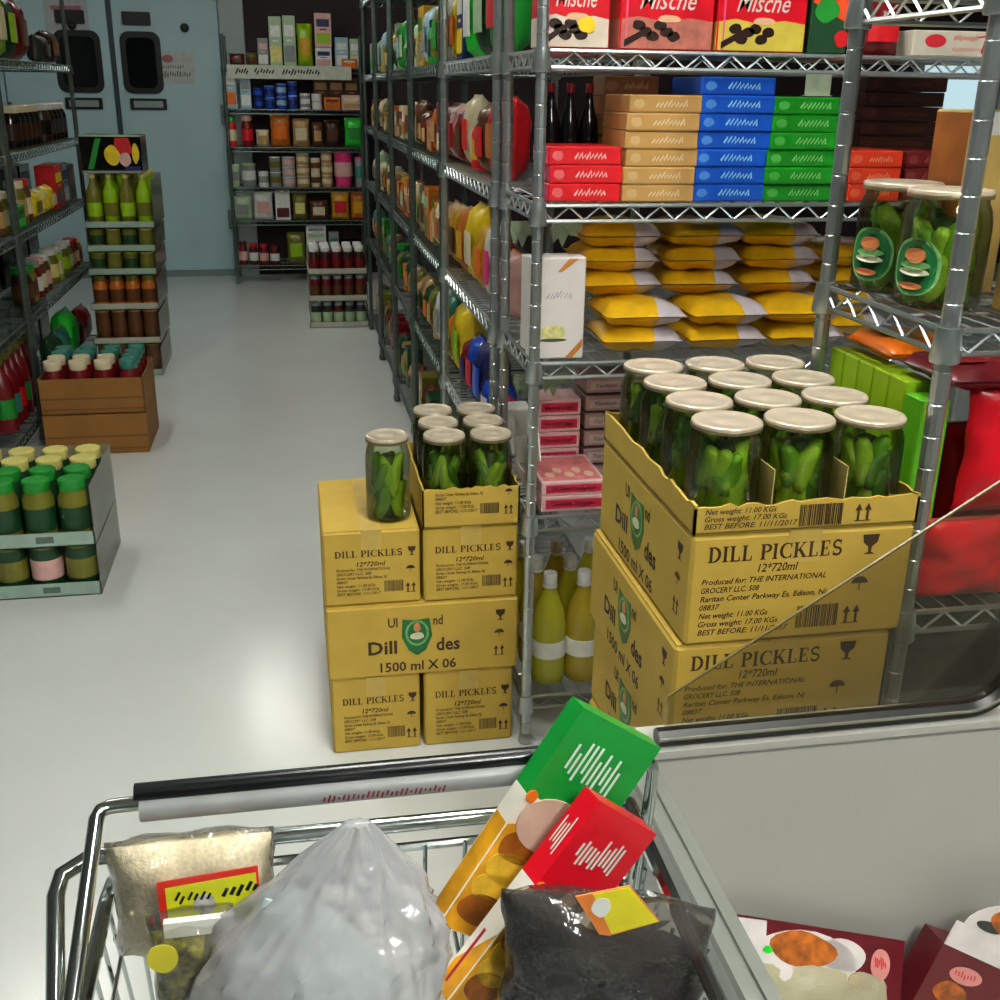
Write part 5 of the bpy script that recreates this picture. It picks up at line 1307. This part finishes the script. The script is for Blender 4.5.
# crumpled white carrier bag
from mathutils import noise as mnoise
def crumple(n, mrow, w_, d_, h_, cx_fn, hw, seed, amp):
    """loose film bag: a gathered sleeve broken into sharp creases"""
    vs = []; fs = []; so = Vector((seed*3.1, seed*1.7, seed))
    for j in range(mrow+1):
        s = j/mrow; ww = hw(s)
        for i in range(n):
            a_ = 2*PI*i/n; ca, sa = math.cos(a_), math.sin(a_)
            p = Vector((ca*1.5, sa*1.5, s*1.6))+so
            rid = 0; fq = 1.3; am = 1
            for k in range(3):
                rid += am*(.5-abs(mnoise.noise(p*fq))*1.6); fq *= 1.9; am *= .55
            gather = .5*math.sin(9*a_+3*math.sin(4*s)+seed)*s
            rr = 1+amp*(rid*1.2+gather)*(.3+.7*min(1,(s+.15)*2))
            vs.append((cx_fn(s)+ww*w_*rr*ca, d_*ww*rr*sa, h_*s))
    for j in range(mrow):
        for i in range(n): fs.append((j*n+i, j*n+(i+1)%n, (j+1)*n+(i+1)%n, (j+1)*n+i))
    fs.append(tuple(range(n-1,-1,-1))); fs.append(tuple(mrow*n+i for i in range(n)))
    return G().add(vs, fs)
pk = at_y(352,826,.69); base = at_y(315,1000,.69)
bl = at_y(186,1000,.69); br = at_y(440,1000,.69)
bx = (bl.x+br.x)/2; hw_ = (br.x-bl.x)/2
t = thing('carrier_bag', 'crumpled translucent white plastic carrier bag in the trolley', 'bag', (bx,.69,SZ+.002))
H_ = pk.z-SZ
prof = lambda s: (1.02 if s < .05 else 1.0-.30*s if s < .45 else (1.0-.135)-(s-.45)*1.40)+.0
prof2 = lambda s: max(.06, prof(s))
crumple(120,64,hw_,.062,H_,lambda s: (pk.x-bx)*s**.8-.004*math.sin(5*s),prof2,5,.15).build('film', film('milky film',(.98,.97,.99),1.2,.16,.42,(1,.98,1),.2,40), t, True, 60)
crumple(28,14,hw_*.72,.045,H_*.66,lambda s: -.02*s,lambda s: max(.1,1-.5*s-.3*s*s),8,.05).build('contents', M('bag contents',(.80,.88,.87),.6,noise=.12,scale=18), t, True, 60)

# two long food cartons leaning on the handle
pot = M('fried potato picture',(.86,.60,.08),.4,noise=.45,scale=26); potd = M('potato shade picture',(.55,.30,.06),.4,noise=.5,scale=40); paleb = M('picture white',(.92,.9,.84),.4)
def food_carton(label, P00, P10, PB, th, endcol, endname, side_print):
    fr = frame3(P00, P10, PB); W_, L_ = fr[4], fr[5]
    org = Vector(PB); org = Vector((org.x, org.y, SZ+.001))
    t = thing('food_carton', label, 'box', org, 0, 'long food cartons')
    e = .085; mt = M('carton end '+endname, endcol, .3, noise=.05)
    g = G(); fbox(g, fr, 0, W_, 0, e, -th, 0, org); g.build('coloured_end', mt, t)
    g = G(); fbox(g, fr, 0, W_, e, L_, -th, 0, org); b_ = g.build('picture_body', paleb, t)
    mp = fmap(fr, org)
    g = G(); strokes(g, mp, W_*.18,e*.25,W_*.62,e*.5,10,len(label),.0026,0.0); g.build('lettering', M('carton script',(.82,.92,.86),.4), t)
    G().prism([(.001,e+.03),(W_*.5,e+.012),(W_-.001,e+.02),(W_-.001,L_-.001),(.001,L_-.001)], mp, .0006).build('food_field', pot, b_)
    for k in range(7):
        s = e+.045+k*(L_-e-.06)/7
        G().prism(blob(W_*(.3+.4*(k % 2)), s, W_*.27, .016, 20+k, 22, .14), mp, .0012).build('food_picture', potd if k % 3 == 0 else M('potato light picture',(.92,.72,.2),.4,noise=.3,scale=50), b_)
    G().prism(ell(W_*.42,e+.018,W_*.36,.025), mp, .0018).build('round_picture', M('pale disc picture',(.80,.68,.6),.45,noise=.12,scale=40), b_)
    G().prism(blob(W_*.06,e*1.0,.006,.006,4), mp, .002).build('small_emblem', clr('orange'), b_)
    ms = fside(fr, org, th)
    if side_print:
        g = G(); strokes(g, ms, th*.2,e*.25,th*.6,e*.55,4,7,.0014,0.0); g.build('side_lettering', M('carton script'), t)
        G().prism([(th*.3,e+.055),(th*.42,e+.055),(th*.42,L_-.01),(th*.3,L_-.01)], ms, .0006).build('side_stripe', M('stripe crimson',(.65,.06,.2),.4), b_)
        G().prism([(.001,e+.09),(th-.001,e+.05),(th-.001,L_-.001),(.001,L_-.001)], ms, .0003).build('side_picture', pot, b_)
    else:
        G().prism([(.001,e+.03),(th-.001,e+.03),(th-.001,L_-.001),(.001,L_-.001)], ms, .0003).build('side_picture', pot, b_)
    return t
food_carton('long food carton with green end leaning over the trolley handle', at_y(584,708,.748), at_y(648,768,.758), at_y(438,925,.716), .022, (.05,.56,.2), 'green', False)
food_carton('long food carton with red end leaning in the trolley', at_y(600,801,.705), at_y(645,850,.722), at_y(446,1003,.668), .022, (.85,.04,.13), 'red', True)

# clear bag of black tea with a yellow sticker
fr = frame3(at_y(506,888,.66), at_y(700,962,.655), at_y(497,1010,.655))
a = at_y(503,890,.66); b = at_y(700,985,.66)
t = thing('tea_bag_pack', 'clear bag of black loose leaf with yellow sticker in the trolley', 'bag', ((a.x+b.x)/2,.655,SZ+.001), -.05)
W_ = b.x-a.x; HL = a.z-SZ
g = pillow(W_,1.0,.055,16,14,9,.004)
def slope(x): return HL*(1-.30*(x/W_+.5)) 
f_ = pillow(W_*1.03,1.0,.066,14,12,10,.004)
g.v = [(x, y, z*slope(x)*(.97 if x < -W_*.28 else .97-.42*min(1,(x+W_*.28)/(W_*.22)) if x < -.06*W_ else .55+.05*math.sin(9*x/W_))) for x, y, z in g.v]
g.build('leaves', M('black leaf',(.03,.033,.028),.95,noise=.6,scale=190,bump=.7,bscale=200), t, True, 80)
f_.v = [(x, y-.002, z*slope(x)*1.02) for x, y, z in f_.v]
f_.build('film', film('leaf bag film',(.86,.84,.80),.1,.05,.06,(.75,.72,.68),.25,18), t, True, 80)
s0 = at_y(578,894,.622); s1 = at_y(660,930,.622)
lx, lz = (a.x+b.x)/2, SZ
SW_, SH_ = s1.x-s0.x, s0.z-s1.z
mp = lambda u, v, hh: (s0.x-lx+u, .622-.655-hh, s0.z-lz+v)
stk = G().prism([(.0,-.004),(SW_*.62,.002),(SW_,-SH_*.78),(SW_*.42,-SH_),(SW_*.3,-SH_*.95)], mp, .001).build('sticker', M('sticker orange',(.9,.5,.15),.35), t)
G().prism([(SW_*.2,-.003),(SW_*.61,.001),(SW_*.98,-SH_*.77),(SW_*.44,-SH_*.95)], mp, .0016).build('sticker_field', M('sticker yellow',(.9,.86,.1),.35,noise=.12), stk)
G().prism(blob(SW_*.3,-SH_*.35,SW_*.13,SH_*.22,3), mp, .0022).build('sticker_patch', clr('white'), stk)
